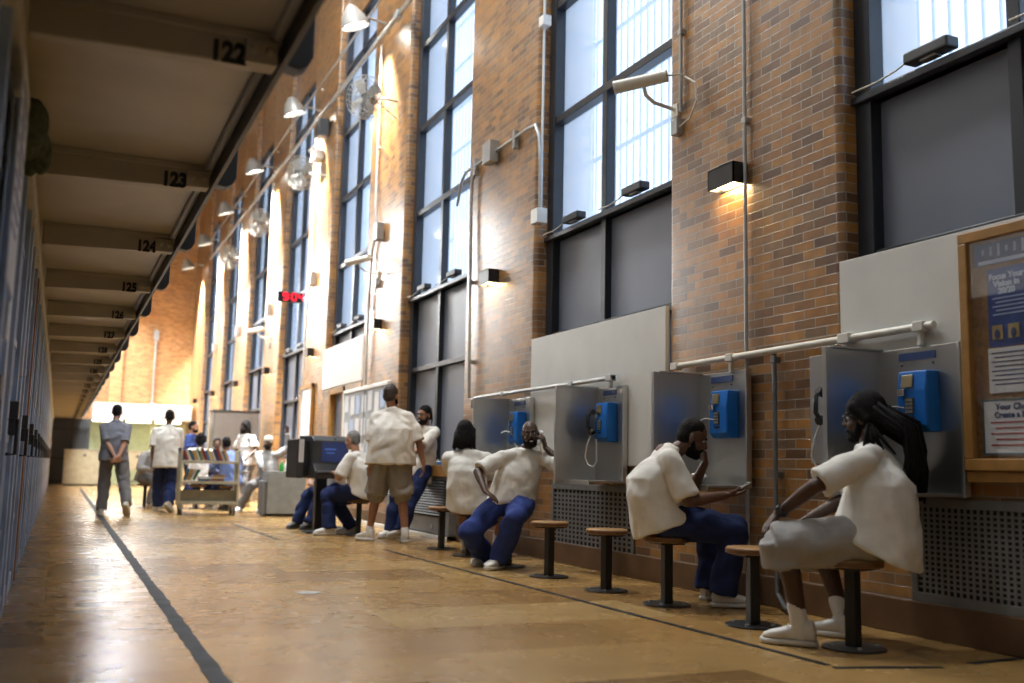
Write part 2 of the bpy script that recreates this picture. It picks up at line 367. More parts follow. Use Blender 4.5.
def person(name_label, P):
    f = V((*P['f'], 0)).normalized(); lat = V((-f.y, f.x, 0))       # lat points to the person's left
    s = P.get('s', 1.); pel = V(P['pel']); neck = V(P['neck']); vox = P.get('vox', .007)
    tf = V((*P.get('tf', P['f']), 0)).normalized(); tl = V((-tf.y, tf.x, 0)); tl = V((*P['lat'],)) .normalized() if 'lat' in P else tl
    root = thing('person', name_label, 'person', (pel.x, pel.y, 0), 0, None)
    org = V((pel.x, pel.y, 0))
    sk = SK[P.get('skin', 'brown')]; big = P.get('big', 1.)
    def put(mb, nm, mat, mods, label=None, parent=None):
        mb.v = [tuple(V(v)-org) for v in mb.v]
        o = mb.build(nm, mat, parent or root, smooth=True, sharp=180)
        if mods: finish(o, mods)
        if label: o['label'] = label
        return o
    RM = lambda vx, it=4, disp=0, d2=0, d3=0: [('REMESH', dict(mode='VOXEL', voxel_size=vx)), ('SMOOTH', dict(factor=.5, iterations=it))] + \
        ([('DISPLACE', dict(texture=CL2, texture_coords='LOCAL', strength=d2, mid_level=.5))] if d2 else []) + \
        ([('DISPLACE', dict(texture=CL, texture_coords='LOCAL', strength=disp, mid_level=.5))] if disp else []) + \
        ([('DISPLACE', dict(texture=CL3, texture_coords='LOCAL', strength=d3, mid_level=.5)), ('SMOOTH', dict(factor=.5, iterations=2))] if d3 else [])
    # joints
    up = (neck-pel).normalized(); bulge = f*(-P.get('bulge', .03))
    chest_f = tl.cross(up).normalized(); chest_f = chest_f if chest_f.dot(tf) > 0 else -chest_f
    spine = lambda t: pel.lerp(neck, t) + bulge*math.sin(PI*min(1, max(0, t)))
    sw = P.get('sw', .185)*s
    sho = {'L': neck - up*.068*s + tl*sw, 'R': neck - up*.068*s - tl*sw}
    if 'shodrop' in P:
        for k, dv in P['shodrop'].items(): sho[k] = sho[k] + V(dv)
    hip = {'L': pel + lat*.095*s, 'R': pel - lat*.095*s}
    la, lf, lt, ls = .295*s, .262*s, .435*s, .43*s
    el, wr, kn, an = {}, {}, {}, {}
    for k in 'LR':
        el[k], wr[k] = ik(sho[k], P['hand'+k], la, lf, P.get('pole'+k, (0, 0, -1)))
        kn[k], an[k] = ik(hip[k], P['foot'+k], lt, ls, P.get('knee'+k, tuple(f + V((0, 0, .3)))))
    # head frame
    hf = V(P.get('face', tuple(f))).normalized(); hu = V(P.get('hup', (0, 0, 1))); hl = hu.cross(hf).normalized(); hu = hf.cross(hl).normalized()
    hc = V(P['head']); H = lambda a, b, c: hc + (hf*a + hl*b + hu*c)*s
    ax = (hf, hl, hu)
    b = MB()
    b.ell(H(-.008, 0, .022), (.099*s, .077*s, .1*s), ax); b.ell(H(.03, 0, -.05), (.064*s, .06*s, .078*s), ax)
    b.ell(H(.062, 0, -.1), (.032*s, .034*s, .024*s), ax); b.ell(H(.05, .034, -.04), (.036*s, .026*s, .026*s), ax); b.ell(H(.05, -.034, -.04), (.036*s, .026*s, .026*s), ax)
    b.cap(H(.075, .038, .022), .013*s, H(.084, 0, .02), .014*s); b.cap(H(.075, -.038, .022), .013*s, H(.084, 0, .02), .014*s)
    b.cap(H(.088, 0, .01), .010*s, H(.108, 0, -.03), .0155*s); b.ell(H(.096, .014, -.034), (.012*s, .01*s, .009*s), ax); b.ell(H(.096, -.014, -.034), (.012*s, .01*s, .009*s), ax)
    b.ell(H(.086, 0, -.064), (.014*s, .027*s, .009*s), ax); b.ell(H(.084, 0, -.078), (.013*s, .022*s, .008*s), ax)
    for q in (1, -1): b.ell(H(-.008, q*.079, -.018), (.019*s, .009*s, .034*s), ax)
    b.cap(neck - up*.04*s, .056*s, H(-.022, 0, -.06), .053*s)
    # torso under the clothes
    for t, wd, dp_ in ((.0, .125, .095), (.3, .115, .085), (.6, .13, .095), (.85, .13, .085)): bg_ = big if t < .5 else (.92 if t < .8 else .8); b.ell(spine(t), (dp_*s*bg_*.92, wd*s*bg_*.92, .11*s), (chest_f, tl, up))
    for k in 'LR':
        b.cap(spine(.84), .05*s, sho[k] - up*.015, .05*s); b.cap(sho[k] - up*.015, .05*s, el[k], .042*s); b.cap(el[k], .042*s, el[k].lerp(wr[k], .35), .041*s); b.cap(el[k].lerp(wr[k], .35), .041*s, wr[k], .0255*s)
        b.cap(hip[k], .08*s, kn[k], .056*s); b.cap(kn[k], .054*s, kn[k].lerp(an[k], .35) - f*.012, .056*s); b.cap(kn[k].lerp(an[k], .35) - f*.012, .054*s, an[k], .036*s)
        fd = (wr[k]-el[k]).normalized(); hp = P.get('h'+k, {})
        hand(b, wr[k], hp.get('d', tuple(fd)), hp.get('n', tuple(-f if P.get('standing') else (0, 0, -1))), k, hp.get('curl', .4), hp.get('spread', .5), s)
    put(b, 'body', sk, RM(vox, 3))
    # eyes, brows
    if P.get('showface', True):
        for q in (1, -1):
            e = MB(); e.ell(H(.0745, q*.031, .0), (.0135*s, .0145*s, .009*s), ax, 10, 7); eo = put(e, 'eye', M['eye'], None)
            pz = MB(); pz.ell(H(.0845, q*.031, .0), (.004*s, .0065*s, .0065*s), ax, 8, 5); put(pz, 'iris', M['pupil'], None, parent=eo)
            w = MB(); w.tube([H(.079, q*.048, .019), H(.089, q*.032, .026), H(.094, q*.014, .02)], .0045*s, 6); put(w, 'eyebrow', M['hair'], None)
    # hair
    hs = P.get('hair', 'short'); hm = M[P.get('hairmat', 'hair')]
    if hs != 'bald':
        h = MB()
        if hs == 'buzz': h.ell(H(-.016, 0, .034), (.098*s, .0785*s, .094*s), ax); h.ell(H(-.045, 0, -.01), (.066*s, .074*s, .07*s), ax)
        elif hs == 'short': h.ell(H(-.018, 0, .042), (.101*s, .083*s, .094*s), ax); h.ell(H(-.048, 0, -.005), (.068*s, .078*s, .075*s), ax)
        elif hs in ('bob', 'dreads', 'afro'):
            h.ell(H(-.022, 0, .042), (.112*s, .095*s, .104*s), ax); h.ell(H(-.055, 0, -.02), (.08*s, .096*s, .095*s), ax)
            for q in (1, -1): h.cap(H(.03, q*.078, .05), .03*s, H(-.03, q*.085, -.02), .03*s)
            if hs == 'bob':
                h.ell(H(-.055, 0, -.07), (.08*s, .118*s, .12*s), ax); h.ell(H(-.01, .085, -.05), (.06*s, .034*s, .1*s), ax); h.ell(H(-.01, -.085, -.05), (.06*s, .034*s, .1*s), ax)
        ho = put(h, 'hair', hm, RM(.009, 2, .012))
        if hs == 'cap': pass
        if 'locks' in P:
            for pts, r in P['locks']:
                t = MB(); t.tube(pts, r, 7); put(t, 'lock', hm, None, parent=ho)
        if hs == 'bob':
            for i in range(26):
                a = PI*.5 + (i/25-.5)*PI*1.25; rx = .1; p0 = H(-.03 - .07*math.sin(a), .1*math.cos(a), .0); p1 = H(-.035 - .075*math.sin(a)*1.05, .108*math.cos(a), -.08); p2 = H(-.03 - .08*math.sin(a), .112*math.cos(a)+R.uniform(-.01, .01), -.155-R.uniform(0, .03))
                t = MB(); t.tube([p0, p1, p2], [.013*s, .013*s, .009*s], 6); put(t, 'lock', hm, None, parent=ho)
    if P.get('capmat'):
        h = MB(); h.ell(H(-.014, 0, .045), (.106*s, .09*s, .096*s), ax); put(h, 'knit_cap', M[P['capmat']], RM(.009, 2, .006))
    if P.get('beard'):
        h = MB(); h.ell(H(.034, 0, -.085), (.062*s, .06*s, .052*s), ax); h.ell(H(.07, 0, -.108), (.034*s, .036*s, .028*s), ax)
        h.cap(H(.086, .03, -.068), .010*s, H(.098, 0, -.052), .008*s); h.cap(H(.086, -.03, -.068), .010*s, H(.098, 0, -.052), .008*s)
        for q in (1, -1): h.cap(H(.01, q*.066, -.03), .012*s, H(.03, q*.058, -.08), .02*s)
        put(h, 'beard', M['hair'], RM(.006, 2, .004))
    if P.get('smile'):
        h = MB(); h.ell(H(.0965, 0, -.071), (.006*s, .019*s, .005*s), ax); put(h, 'teeth', M['teeth'], None)
    if P.get('glasses'):
        h = MB()
        for q in (1, -1):
            h.tube([H(.098, q*.034+.026*math.cos(a), .0+.02*math.sin(a)) for a in (2*PI*i/12 for i in range(13))], .003, 6)
            h.tube([H(.096, q*.06, .006), H(.05, q*.083, .006), H(-.01, q*.086, .0)], .003, 6)
        h.tube([H(.099, .009, .005), H(.1, -.009, .005)], .003, 6); put(h, 'glasses', M['blackplastic'], None)
    if P.get('ponytail'):
        h = MB(); h.tube([H(-.1, 0, .06), H(-.13, 0, .03), H(-.14, .01, -.05), H(-.125, .02, -.13)], [.02, .022, .016, .008], 8); put(h, 'ponytail', hm, RM(.008, 2))
    # shirt
    tm = M[P.get('shirt', 'tee')]; b = MB(); g = P.get('baggy', 1.)*big; hem = P.get('hem', -.12)
    secs = []
    prof = P.get('prof') or ((hem, .215, .165), (hem*.5, .213, .17), (.12, .2, .165)) + TOPS
    tilt = P.get('hemdrop', 0)*2
    for t, wd, dpth in prof:
        gg = (1 + (g-1)*min(1, max(0, (1.0-t)*2)))
        k_ = min(1, max(0, .4-t)/.45); dd = dpth*s*gg
        secs.append((spine(t) - chest_f*(.03*k_*(1 if tilt else 0)), tl*(wd*s*gg), chest_f*dd + V((0, 0, 1))*(dd*tilt*k_)))
    b.loft(secs, 28, 2.1)
    for k in 'LR': b.cap(spine(.87), .088*s, sho[k] - up*.004, .073*s, 16); b.cap(spine(.95), .066*s, sho[k] + up*.006, .05*s, 16)
    SL = P.get('sleeve', .82)
    for k in 'LR':
        u = (el[k]-sho[k]).normalized(); a_, b_, _ = basis(u, tf)
        c0 = spine(.84).lerp(sho[k], .75)
        b.cap(c0, .08*s, sho[k] - up*.004, .072*s, 16); b.cap(sho[k], .074*s, sho[k].lerp(el[k], .3), .078*s, 16)
        se = [(sho[k].lerp(el[k], .12), a_*.07*s, b_*.07*s), (sho[k].lerp(el[k], .4), a_*.08*s, b_*.082*s), (sho[k].lerp(el[k], SL), a_*.084*s, b_*.092*s)]
        if SL > 1: se = se[:2] + [(el[k], a_*.068*s, b_*.068*s)]
        b.loft(se, 18, 2.)
        if SL > 1: b.cap(el[k], .066*s, wr[k].lerp(el[k], .06), .042*s)
    put(b, 'shirt', tm, RM(max(.009, vox), 7, P.get('fold', .010), .007, P.get('crease', .013)))
    # legwear
    pm = M[P.get('pants', 'jean')]; b = MB(); shorts = P.get('shorts', False); pw = P.get('pw', 1.)
    b.loft([(pel + V((0, 0, .1*s)), lat*.175*s*big, f*.125*s*big), (pel, lat*.185*s*big, f*.14*s*big), (pel - V((0, 0, .075*s)), lat*.165*s, f*.12*s)], 24, 2.4)
    for k in 'LR':
        th = (kn[k]-hip[k]).normalized(); shn = (an[k]-kn[k]).normalized()
        b.cap(hip[k], .108*s*pw, kn[k], .082*s*pw, 16)
        if shorts:
            e = kn[k] + (th*.5+shn*.5)*.03*s if P.get('standing') else kn[k]
            if P.get('standing'):
                a_, b_, _ = basis(th, f); b.loft([(hip[k]+th*.05, a_*.115*s*pw, b_*.115*s*pw), (hip[k].lerp(kn[k], .6), a_*.112*s*pw, b_*.115*s*pw), (kn[k] - th*.02*s, a_*.112*s*pw, b_*.118*s*pw)], 20, 2.)
            else:
                a_, b_, _ = basis(th, V((0, 0, 1))); b.loft([(hip[k], a_*.12*s*pw, b_*.11*s*pw), (hip[k].lerp(kn[k], .6), a_*.118*s*pw, b_*.108*s*pw), (kn[k] + th*.04*s, a_*.112*s*pw, b_*.1*s*pw)], 20, 2.2)
                a_, b_, _ = basis(shn, f); b.loft([(kn[k] - shn*.04, a_*.1*s*pw, b_*.105*s*pw), (kn[k] + shn*.1*s, a_*.104*s*pw, b_*.108*s*pw)], 20, 2.)
        else:
            a_, b_, _ = basis(shn, f)
            b.cap(kn[k], .082*s*pw, kn[k].lerp(an[k], .5), .083*s*pw, 16)
            b.loft([(kn[k].lerp(an[k], .3), a_*.082*s*pw, b_*.082*s*pw), (kn[k].lerp(an[k], .75), a_*.078*s*pw, b_*.082*s*pw), (an[k] + V((0, 0, -.01)), a_*.078*s*pw, b_*.086*s*pw)], 20, 2.)
    put(b, 'shorts' if shorts else 'trousers', pm, RM(max(.009, vox), 4, .010, .01, .018))
    # socks and shoes
    for k in 'LR':
        toe = V(P.get('toe'+k, tuple(f))).normalized(); a = an[k]; sl = V((0, 0, 1)).cross(toe).normalized(); su = toe.cross(sl).normalized()
        if shorts:
            h = MB(); h.cap(a - su*.03, .045*s, a + (kn[k]-a).normalized()*P.get('sockh', .11)*s, .047*s); put(h, 'sock', M['sock'], RM(.008, 2, .006))
        F_ = lambda x, y, z: a + (toe*x + sl*y + su*z)*s
        h = MB(); zb = -.062
        prof_ = ((-.075, .026, .0), (-.062, .036, .045), (-.03, .041, .052), (.02, .043, .03), (.065, .049, .012), (.115, .053, -.004), (.16, .049, -.016), (.19, .034, -.03), (.2, .016, -.042))
        h.loft([(F_(x, 0, (top+zb)/2), sl*w*s, su*((top-zb)/2*s)) for x, w, top in prof_], 20, 2.5)
        so = put(h, 'shoe', M['blackshoe' if P.get('blackshoe') else 'shoe'], RM(.007, 2))
        h = MB(); h.loft([(F_(x, 0, -.07), sl*w*1.07*s, su*.016*s) for x, w, top in ((-.084, .022, 0), (-.07, .038, 0), (-.02, .042, 0), (.06, .05, 0), (.115, .055, 0), (.165, .05, 0), (.195, .036, 0), (.21, .014, 0))], 20, 4.)
        put(h, 'sole', M['blackshoe' if P.get('blackshoe') else 'sole'], None, parent=so)
        if P.get('laces'):
            h = MB()
            for i in range(4):
                x = .035+.025*i; z = .03-.013*i
                h.tube([F_(x, .032, z-.012), F_(x+.006, 0, z), F_(x, -.032, z-.012)], .004, 6)
            h.tube([F_(.03, 0, .034), F_(.02, .03, .05), F_(.035, .045, .035), F_(.035, .01, .034), F_(.03, -.03, .05), F_(.045, -.04, .03)], .0035, 6)
            put(h, 'laces', M['sock'], None, parent=so)
    return root, dict(wr=wr, el=el, sho=sho, kn=kn, an=an, hc=hc, H=H)
# ---------------------------------------------------------------- camera, sky
cam = bpy.data.cameras.new('camera'); co = bpy.data.objects.new('camera', cam); COL.objects.link(co); S.camera = co
cam.sensor_width = 36.; cam.lens = 996/1024*36; cam.clip_end = 200.; cam.clip_start = .05
YW, PT, RL = .4234132, .1274, .022133
fw = V((math.sin(YW)*math.cos(PT), math.cos(YW)*math.cos(PT), math.sin(PT)))
r0 = V((math.cos(YW), -math.sin(YW), 0)); u0 = r0.cross(fw)
cr = r0*math.cos(RL) + u0*math.sin(RL); cu_ = -r0*math.sin(RL) + u0*math.cos(RL)
mt = Matrix((cr, cu_, -fw)).transposed().to_4x4(); mt.translation = V((0, 0, .9)); co.matrix_world = mt
cam.dof.use_dof = True; cam.dof.focus_distance = 7.6; cam.dof.aperture_fstop = 1.3
S.view_settings.view_transform = 'Standard'; S.view_settings.look = 'None'; S.view_settings.gamma = 1.; S.view_settings.use_curve_mapping = False
S.view_settings.exposure = 0.
try:
    S.cycles.use_denoising = True; S.cycles.denoiser = 'OPENIMAGEDENOISE'
    S.cycles.max_bounces = 7; S.cycles.diffuse_bounces = 3; S.cycles.glossy_bounces = 3; S.cycles.transparent_max_bounces = 8
    S.cycles.sample_clamp_indirect = 5.; S.cycles.caustics_reflective = False; S.cycles.caustics_refractive = False
except Exception: pass
wd = bpy.data.worlds.new('daylight'); S.world = wd; wd.use_nodes = True
bg = wd.node_tree.nodes['Background']; bg.inputs[0].default_value = (.8, .89, 1., 1); bg.inputs[1].default_value = 3.1

# ---------------------------------------------------------------- room shell
XW, XO, YB, YF, ZC, XL = 4.58, 5.3, 41., -3., 14., -.22
PY = lambda k: (4.94+4.66*k, 6.975+4.66*k)          # pillar k along the hall
struct('floor', MB().bb(-.6, XO, YF, YB+1, -.12, 0), M['floor'])
struct('ceiling', MB().bb(-.6, XO, YF, YB, ZC, ZC+.1), M['ceil'])
w = MB()
def pillar(y0, y1):
    r = .055; pts = []
    for cx, cy, a0 in ((XW+r, y1-r, PI/2), (XW+r, y0+r, PI)):
        for i in range(6): a = a0 + (PI/2)*i/5; pts.append((cx + r*math.cos(a), cy + r*math.sin(a)))
    pts = [(XO, y1)] + pts + [(XO, y0)]
    n = len(pts)
    w.add([(x, y, z) for z in (0, ZC) for x, y in pts], [tuple(range(n)), tuple(range(n, 2*n))] + [(i, (i+1) % n, n+(i+1) % n, n+i) for i in range(n)])
for k in range(-2, 8):
    y0, y1 = PY(k); pillar(max(y0, YF), min(y1, YB))
w.bb(XW, XO, 39.595, YB, 0, ZC)
BAY = lambda k: (6.975+4.66*(k-1), 4.94+4.66*k)
SILL = {2: .93, 3: 3.07}
for k in range(-1, 8):
    a, b = BAY(k); z = SILL.get(k, 1.02)
    if k == 3:
        w.bb(XW, XO, a, 17.37, 0, z); w.bb(XW, XO, 18.45, b, 0, z); w.bb(XW, XO, 17.37, 18.45, 2.3, z)
    elif k == 2: w.bb(4.75, XO, a, b, 0, z)
    else: w.bb(XW, XO, a, b, 0, z)
    w.bb(4.72, XO, a, b, 9.55, ZC)
struct('wall_right', w, M['brick'], smooth=True, sharp=25)
struct('wall_left', MB().bb(-.6, XL-.12, YF, YB, 0, ZC), M['wallpaint'])
wb = MB().bb(1.62, XO, YB, YB+.3, 2.9, ZC); wb.bb(1.62, 2.05, YB-.2, YB, 2.9, ZC); wb.bb(-.6, 1.62, YB, YB+.3, 6, ZC); wb.bb(-.6, XO, YB+.9, YB+1, 0, ZC)
struct('wall_back', wb, M['brick_back'])
struct('wall_front', MB().bb(-.6, XO, YF-.1, YF, 0, ZC), M['wallpaint'])
# stone base along the brick wall, with the lighter strip at the convector
b = MB()
for y0, y1 in ((YF, 11.64), (14.26, 17.37), (18.45, 39.6)): b.bb(XW-.035, XW+.01, y0, y1, 0, .2)
struct('baseboard_right', b, M['plinth'], bevel=.008)
struct('trim_1', MB().bb(4.40, 4.43, 11.64, 17.3, 0, .055), M['white'], bevel=.005)
# windows
fr_zs = (3.41, 4.72, 6.06, 7.4, 8.74)
for k in range(-1, 8):
    a, b_ = BAY(k); zs = SILL.get(k, 1.02); mid = (a+b_)/2 + .1
    W = thing('window_%d' % (k+2), None, None, (4.8, mid, 0)); W['kind'] = 'structure'
    L = lambda x0, x1, y0, y1, z0, z1, m: m.bb(x0-4.8, x1-4.8, y0-mid, y1-mid, z0, z1)
    m = MB()
    L(4.72, 4.86, a, a+.13, zs, 9.55, m); L(4.72, 4.86, b_-.14, b_, zs, 9.55, m); L(4.74, 4.86, mid-.045, mid+.045, zs, 9.55, m)
    for z in fr_zs: L(4.735, 4.865, a, b_, z-.045, z+.04, m)
    L(4.68, 4.86, a, b_, 3.365, 3.415, m); L(4.735, 4.86, a, b_, 9.48, 9.55, m)
    if zs < 2: L(4.735, 4.86, a, b_, 2.29, 2.36, m); L(4.7, 4.86, a, b_, zs, zs+.06, m)
    m.build('window_frame', M['frame'], W, bevel=.006)
    for y0, y1 in ((a+.1, mid-.03), (mid+.03, b_-.1)):
        rows = [3.45] + [z for z in fr_zs[1:]] + [9.5]
        for i in range(5):
            m = MB(); L(4.838, 4.844, y0, y1, rows[i], rows[i+1], m); m.build('pane', M['glass'], W)
        rows = [zs, 2.32, 3.38] if zs < 2 else [zs, 3.38]
        for i in range(len(rows)-1):
            m = MB(); L(4.81, 4.84, y0, y1, rows[i], rows[i+1], m); m.build('lower_panel', M['panel'], W)
    m = MB(); n = int((b_-a)/.13)
    for i in range(1, n): y = a + i*(b_-a)/n; m.cyl((5.18-4.8, y-mid, 3.3), (5.18-4.8, y-mid, 9.6), .013, seg=6)
    for i in range(9): L(5.165, 5.18, a, b_, 3.6+i*.67, 3.65+i*.67, m)
    m.build('security_bars', M['bars'], W)
    if k < 5:
        for y in ((a+.75), (mid+.55)):
            if k == 0 and y > mid: pass
            o = MB().box((0, 0, 0), (.11, .34, .075)).build('window_actuator', M['darkgrey'], None, bevel=.012); o.location = (4.70, y, 3.50)
            lead = MB(); lead.tube([(-.02, .17, -.01), (-.04, .24, -.045), (-.045, .4, -.065), (-.045, .62, -.06)], .006, 6); lead.build('lead', M['offwhite'], o)
            h = MB().bb(-.03, .03, -.06, .06, -.05, -.035); h.build('bracket', M['galv'], o)
            wn = ['window by the photographer', 'nearest window above the bulletin board', 'second window, over the white panel', 'window over the convector ledge', 'window above the grey door', 'window beyond the grey door'][k+1]
            tag(o, 'dark actuator box, %s on sill of the %s' % ('near' if y < mid else 'far', wn), 'window actuator', 'window actuators')
# portals for the daylight
for k in range(-1, 8):
    a, b_ = BAY(k); l = bpy.data.lights.new('daylight portal', 'AREA'); l.shape = 'RECTANGLE'; l.size = 6.1; l.size_y = b_-a-.2
    try: l.cycles.is_portal = True
    except Exception: pass
    o = bpy.data.objects.new('daylight_portal', l); COL.objects.link(o); o.location = (5.26, (a+b_)/2, 6.45); o.rotation_euler = (0, PI/2, 0)
# white boards under windows 0, 1 and the spandrel of bay 3
struct('trim_2', MB().bb(4.555, 4.6, 2.4, 4.94, 1.0, 2.287), M['whiteboard'], bevel=.004)
struct('trim_3', MB().bb(4.555, 4.6, 6.99, 9.6, .95, 2.287), M['whiteboard'], bevel=.004)
struct('trim_4', MB().bb(4.555, 4.6, 16.25, 18.95, 2.33, 3.1), M['white'], bevel=.004)
d = thing('door_1', None, None, (4.7, 17.91, 0)); d['kind'] = 'structure'
MB().bb(-.02, .03, -.5, .5, 0, 2.2).build('door_leaf', M['panel'], d, bevel=.005)
m = MB().bb(-.14, .05, .46, .54, 0, 2.3); m.bb(-.14, .05, -.54, -.46, 0, 2.3); m.bb(-.14, .05, -.54, .54, 2.2, 2.3); m.build('door_frame', M['oak'], d, bevel=.005)
MB().cyl((-.03, -.36, 1.0), (-.09, -.36, 1.0), .025).build('handle', M['chrome'], d)

# ---------------------------------------------------------------- gallery over the cells
EX, ZB = .68, 2.37; P0, PIT = 3.71, 1.885
g = MB().bb(-.6, EX, YF, 40.2, 2.53, 2.59); struct('trim_5', g, M['cream'])
struct('trim_6', MB().bb(EX-.008, EX+.012, YF, 40.2, 2.41, 2.72), M['blackpaint'])
m = MB().bb(EX-.05, EX-.008, YF, 40.2, 2.5, 2.53); struct('trim_7', m, M['beam'], bevel=.01)
for i in range(-3, 20):
    y = P0 + PIT*i; num = 122+i
    B = thing('gallery_beam', 'cream painted cross beam under the gallery stencilled %d' % num, 'beam', (.23, y, ZB), 0, 'numbered gallery beams')
    m = MB(); m.add([(-.43, 0, .0), (-.43, 0, .13), (-.43, .11, .16), (-.43, .07, 0), (.425, 0, .03), (.425, 0, .13), (.425, .11, .16), (.425, .07, .03)], [(0, 1, 2, 3), (4, 7, 6, 5), (0, 4, 5, 1), (1, 5, 6, 2), (2, 6, 7, 3), (3, 7, 4, 0)])
    m.bb(-.43, .45, -.012, .12, .125, .16)
    m.build('beam', M['beam'], B, bevel=.006)
    pl = MB().box((.365, -.016, .072), (.12, .034, .092)).build('cleat_plate', M['beam'], B, bevel=.004)
    for bx in (.335, .395): MB().ell((bx, -.035, .078), (.018, .012, .018)).build('bolt', M['beam'], pl, smooth=True)
    if i >= 0:
        text(str(num), 'stencil_number', M['ink'], B, (.245, -.004, .056), FACE_Y, .108, .0015, .006, sx=.82)
    else:
        m = MB().ell((-.3, -.01, .1), (.012, .01, .012)); m.build('bolt', M['beam'], B)
    # hanging post bracket at the edge of the gallery
    m = MB(); pts = [(0, .3), (0, 0), (.07, -.012), (.105, .01), (.125, .05), (.125, .3)]
    m.add([(x, yy, z) for yy in (0, .1) for x, z in pts], [tuple(range(6)), tuple(range(6, 12))] + [(q, (q+1) % 6, 6+(q+1) % 6, 6+q) for q in range(6)])
    o = m.build('railing_bracket', M['blackpaint'], None, bevel=.008); o.location = (EX+.012, y+.08, 2.46)
    tag(o, 'black railing bracket on the gallery edge at the beam stencilled %d' % num if i >= 0 else 'black railing bracket on the gallery edge nearest overhead', 'bracket', 'railing brackets')
# cell fronts
for i in range(-1, 19):
    y = P0 + PIT*i - .94 + PIT/2; num = 122+i
    Cc = thing('cell_front', ('blue grey steel cell front below beam %d on the left wall' % num), 'cell front', (XL, y, 0), 0, 'cell fronts along the left wall')
    m = MB()
    for yy in (-.93, -.42, .42, .9): m.bb(-.1, .0, yy-.03, yy+.03, 0, 2.45)
    m.bb(-.1, -.01, -.94, .94, 2.3, 2.4); m.bb(-.1, -.01, -.94, .94, .0, .12); m.build('frame', M['cellblue'], Cc, bevel=.004)
    dd = MB().bb(-.07, -.05, -.42, .42, .1, 2.3)
    dr = dd.build('door', M['cellgrey'], Cc); m = MB()
    for q in range(7): m.cyl((-.035, -.36+.12*q, .12), (-.035, -.36+.12*q, 2.3), .011, seg=8)
    for z in (.5, 1.0, 1.5, 2.0): m.bb(-.045, -.02, -.42, .42, z-.02, z+.02)
    m.build('bars', M['cellblue'], dr)
    MB().bb(-.05, .018, .3, .4, 1.02, 1.2).build('lock_box', M['darkgrey'], dr, bevel=.006)
    MB().tube([(-.03, .2, 1.1), (.02, .2, 1.1), (.02, .2, .92), (-.03, .2, .92)], .01, 8).build('handle', M['blackplastic'], dr)
    MB().bb(-.08, -.05, .45, .87, .1, 2.3).build('side_panel', M['cellblue'], Cc)
    MB().bb(-.01, .012, .5, .62, 1.35, 1.5).build('card_holder', M['cellgrey'], Cc, bevel=.003)
    if i == 2: MB().bb(-.02, .012, .44, .5, .05, 2.2).build('orange_strip', M['cellorange'], Cc)
    m = MB().bb(-.06, .015, -.94, .94, 2.26, 2.36); m.build('track_cover', M['wallpaint'], Cc, bevel=.006)
    if i == 0:
        o = MB().box((0, 0, 0), (.004, .52, .75)).build('paper_notice', M['paper'], None); o.location = (XL+.03, y+.05, 1.85); tag(o, 'white paper notice hung on the nearest cell front, cut by the left edge', 'notice')
        m = MB()
        for q in range(9): m.bb(.002, .004, -.2, .2-.07*(q % 3), .28-.06*q, .295-.06*q)
        m.build('print', M['posterink'], o)
# green rag tucked above the first cells
m = MB()
for q in range(14): m.ell((R.uniform(-.03, .03), -.3+.045*q, R.uniform(-.06, .06)), (.045, .07, .1))
o = m.build('rag', simple('dull green cloth', (.07, .085, .045), .9, var=.5, scale=30), None, smooth=True)
finish(o, [('REMESH', dict(mode='VOXEL', voxel_size=.015)), ('SMOOTH', dict(factor=.5, iterations=3))]); o.location = (XL+.03, 4.75, 2.33); tag(o, 'bundle of dull green cloth stuffed under the gallery above the cells', 'cloth')

# ---------------------------------------------------------------- far end: guard station
G = thing('guard_station', 'pale guard station across the far end under a white canopy band', 'guard station', (2.6, 39.2, 0))
MB().bb(-1.55, 1.85, -.5, 1.6, 2.38, 2.95).build('canopy', M['white'], G, bevel=.02)
MB().bb(-1.8, 1.9, 1.55, 1.62, 0, 2.4).build('rear_wall', M['greenwall'], G)
for x in (-.45, .55, 1.6): MB().bb(x-.07, x+.07, -.1, .05, 0, 2.4).build('post', M['greenwall'], G, bevel=.01)
MB().bb(-1.5, 1.6, .2, .8, 2.32, 2.38).build('ceiling_lamp', emissive('station tube', (1., .98, .8), 6.), G)
for x, label in ((-1.62, None), (.1, None)):
    o = thing('steel_counter', 'tan steel cabinet counter at the far end, left of the walking man in grey' if x < 0 else 'tan steel counter on legs at the far end, between the two walking men', 'counter', (2.6+x-.1, 38.2, 0))
    if x < 0:
        MB().bb(-.65, .65, -.3, .3, .06, 1.22).build('cabinet', M['tan'], o, bevel=.01); MB().bb(-.62, .62, -.27, .27, 0, .06).build('plinth', M['dark'], o)
    else:
        MB().bb(-.6, .6, -.3, .3, .58, 1.22).build('cabinet', M['tan'], o, bevel=.01)
        for lx in (-.55, .55): MB().bb(lx-.03, lx+.03, -.26, .26, 0, .58).build('leg', M['grille'], o)
        MB().bb(-.5, .5, -.05, .05, .15, .2).build('stretcher', M['grille'], o)
    MB().cyl((.0, -.32, 1.05), (0, -.29, 1.05), .05).build('lock', M['darkgrey'], o)
    MB().bb(-.68, .68, -.33, .33, 1.22, 1.25).build('top', M['tan'], o, bevel=.006)
gt = thing('barred_gate', 'dark barred gate closing the passage beneath the far end of the gallery', 'gate', (.1, 39.9, 0))
m = MB()
for q in range(12): m.cyl((-.3+.1*q, 0, .05), (-.3+.1*q, 0, 2.4), .014, seg=8)
m.build('bars', M['blackplastic'], gt)
m = MB().bb(-.34, .95, -.03, .03, 1.95, 2.05); m.bb(-.34, .95, -.03, .03, .05, .15); m.bb(.3, .38, -.04, .04, 0, 2.4); m.bb(-.34, .95, -.03, .03, .9, .96); m.build('gate_frame', M['blackpaint'], gt)
MB().bb(-.34, .95, .1, .14, 0, 2.4).build('mesh_screen', M['darkgrey'], gt)
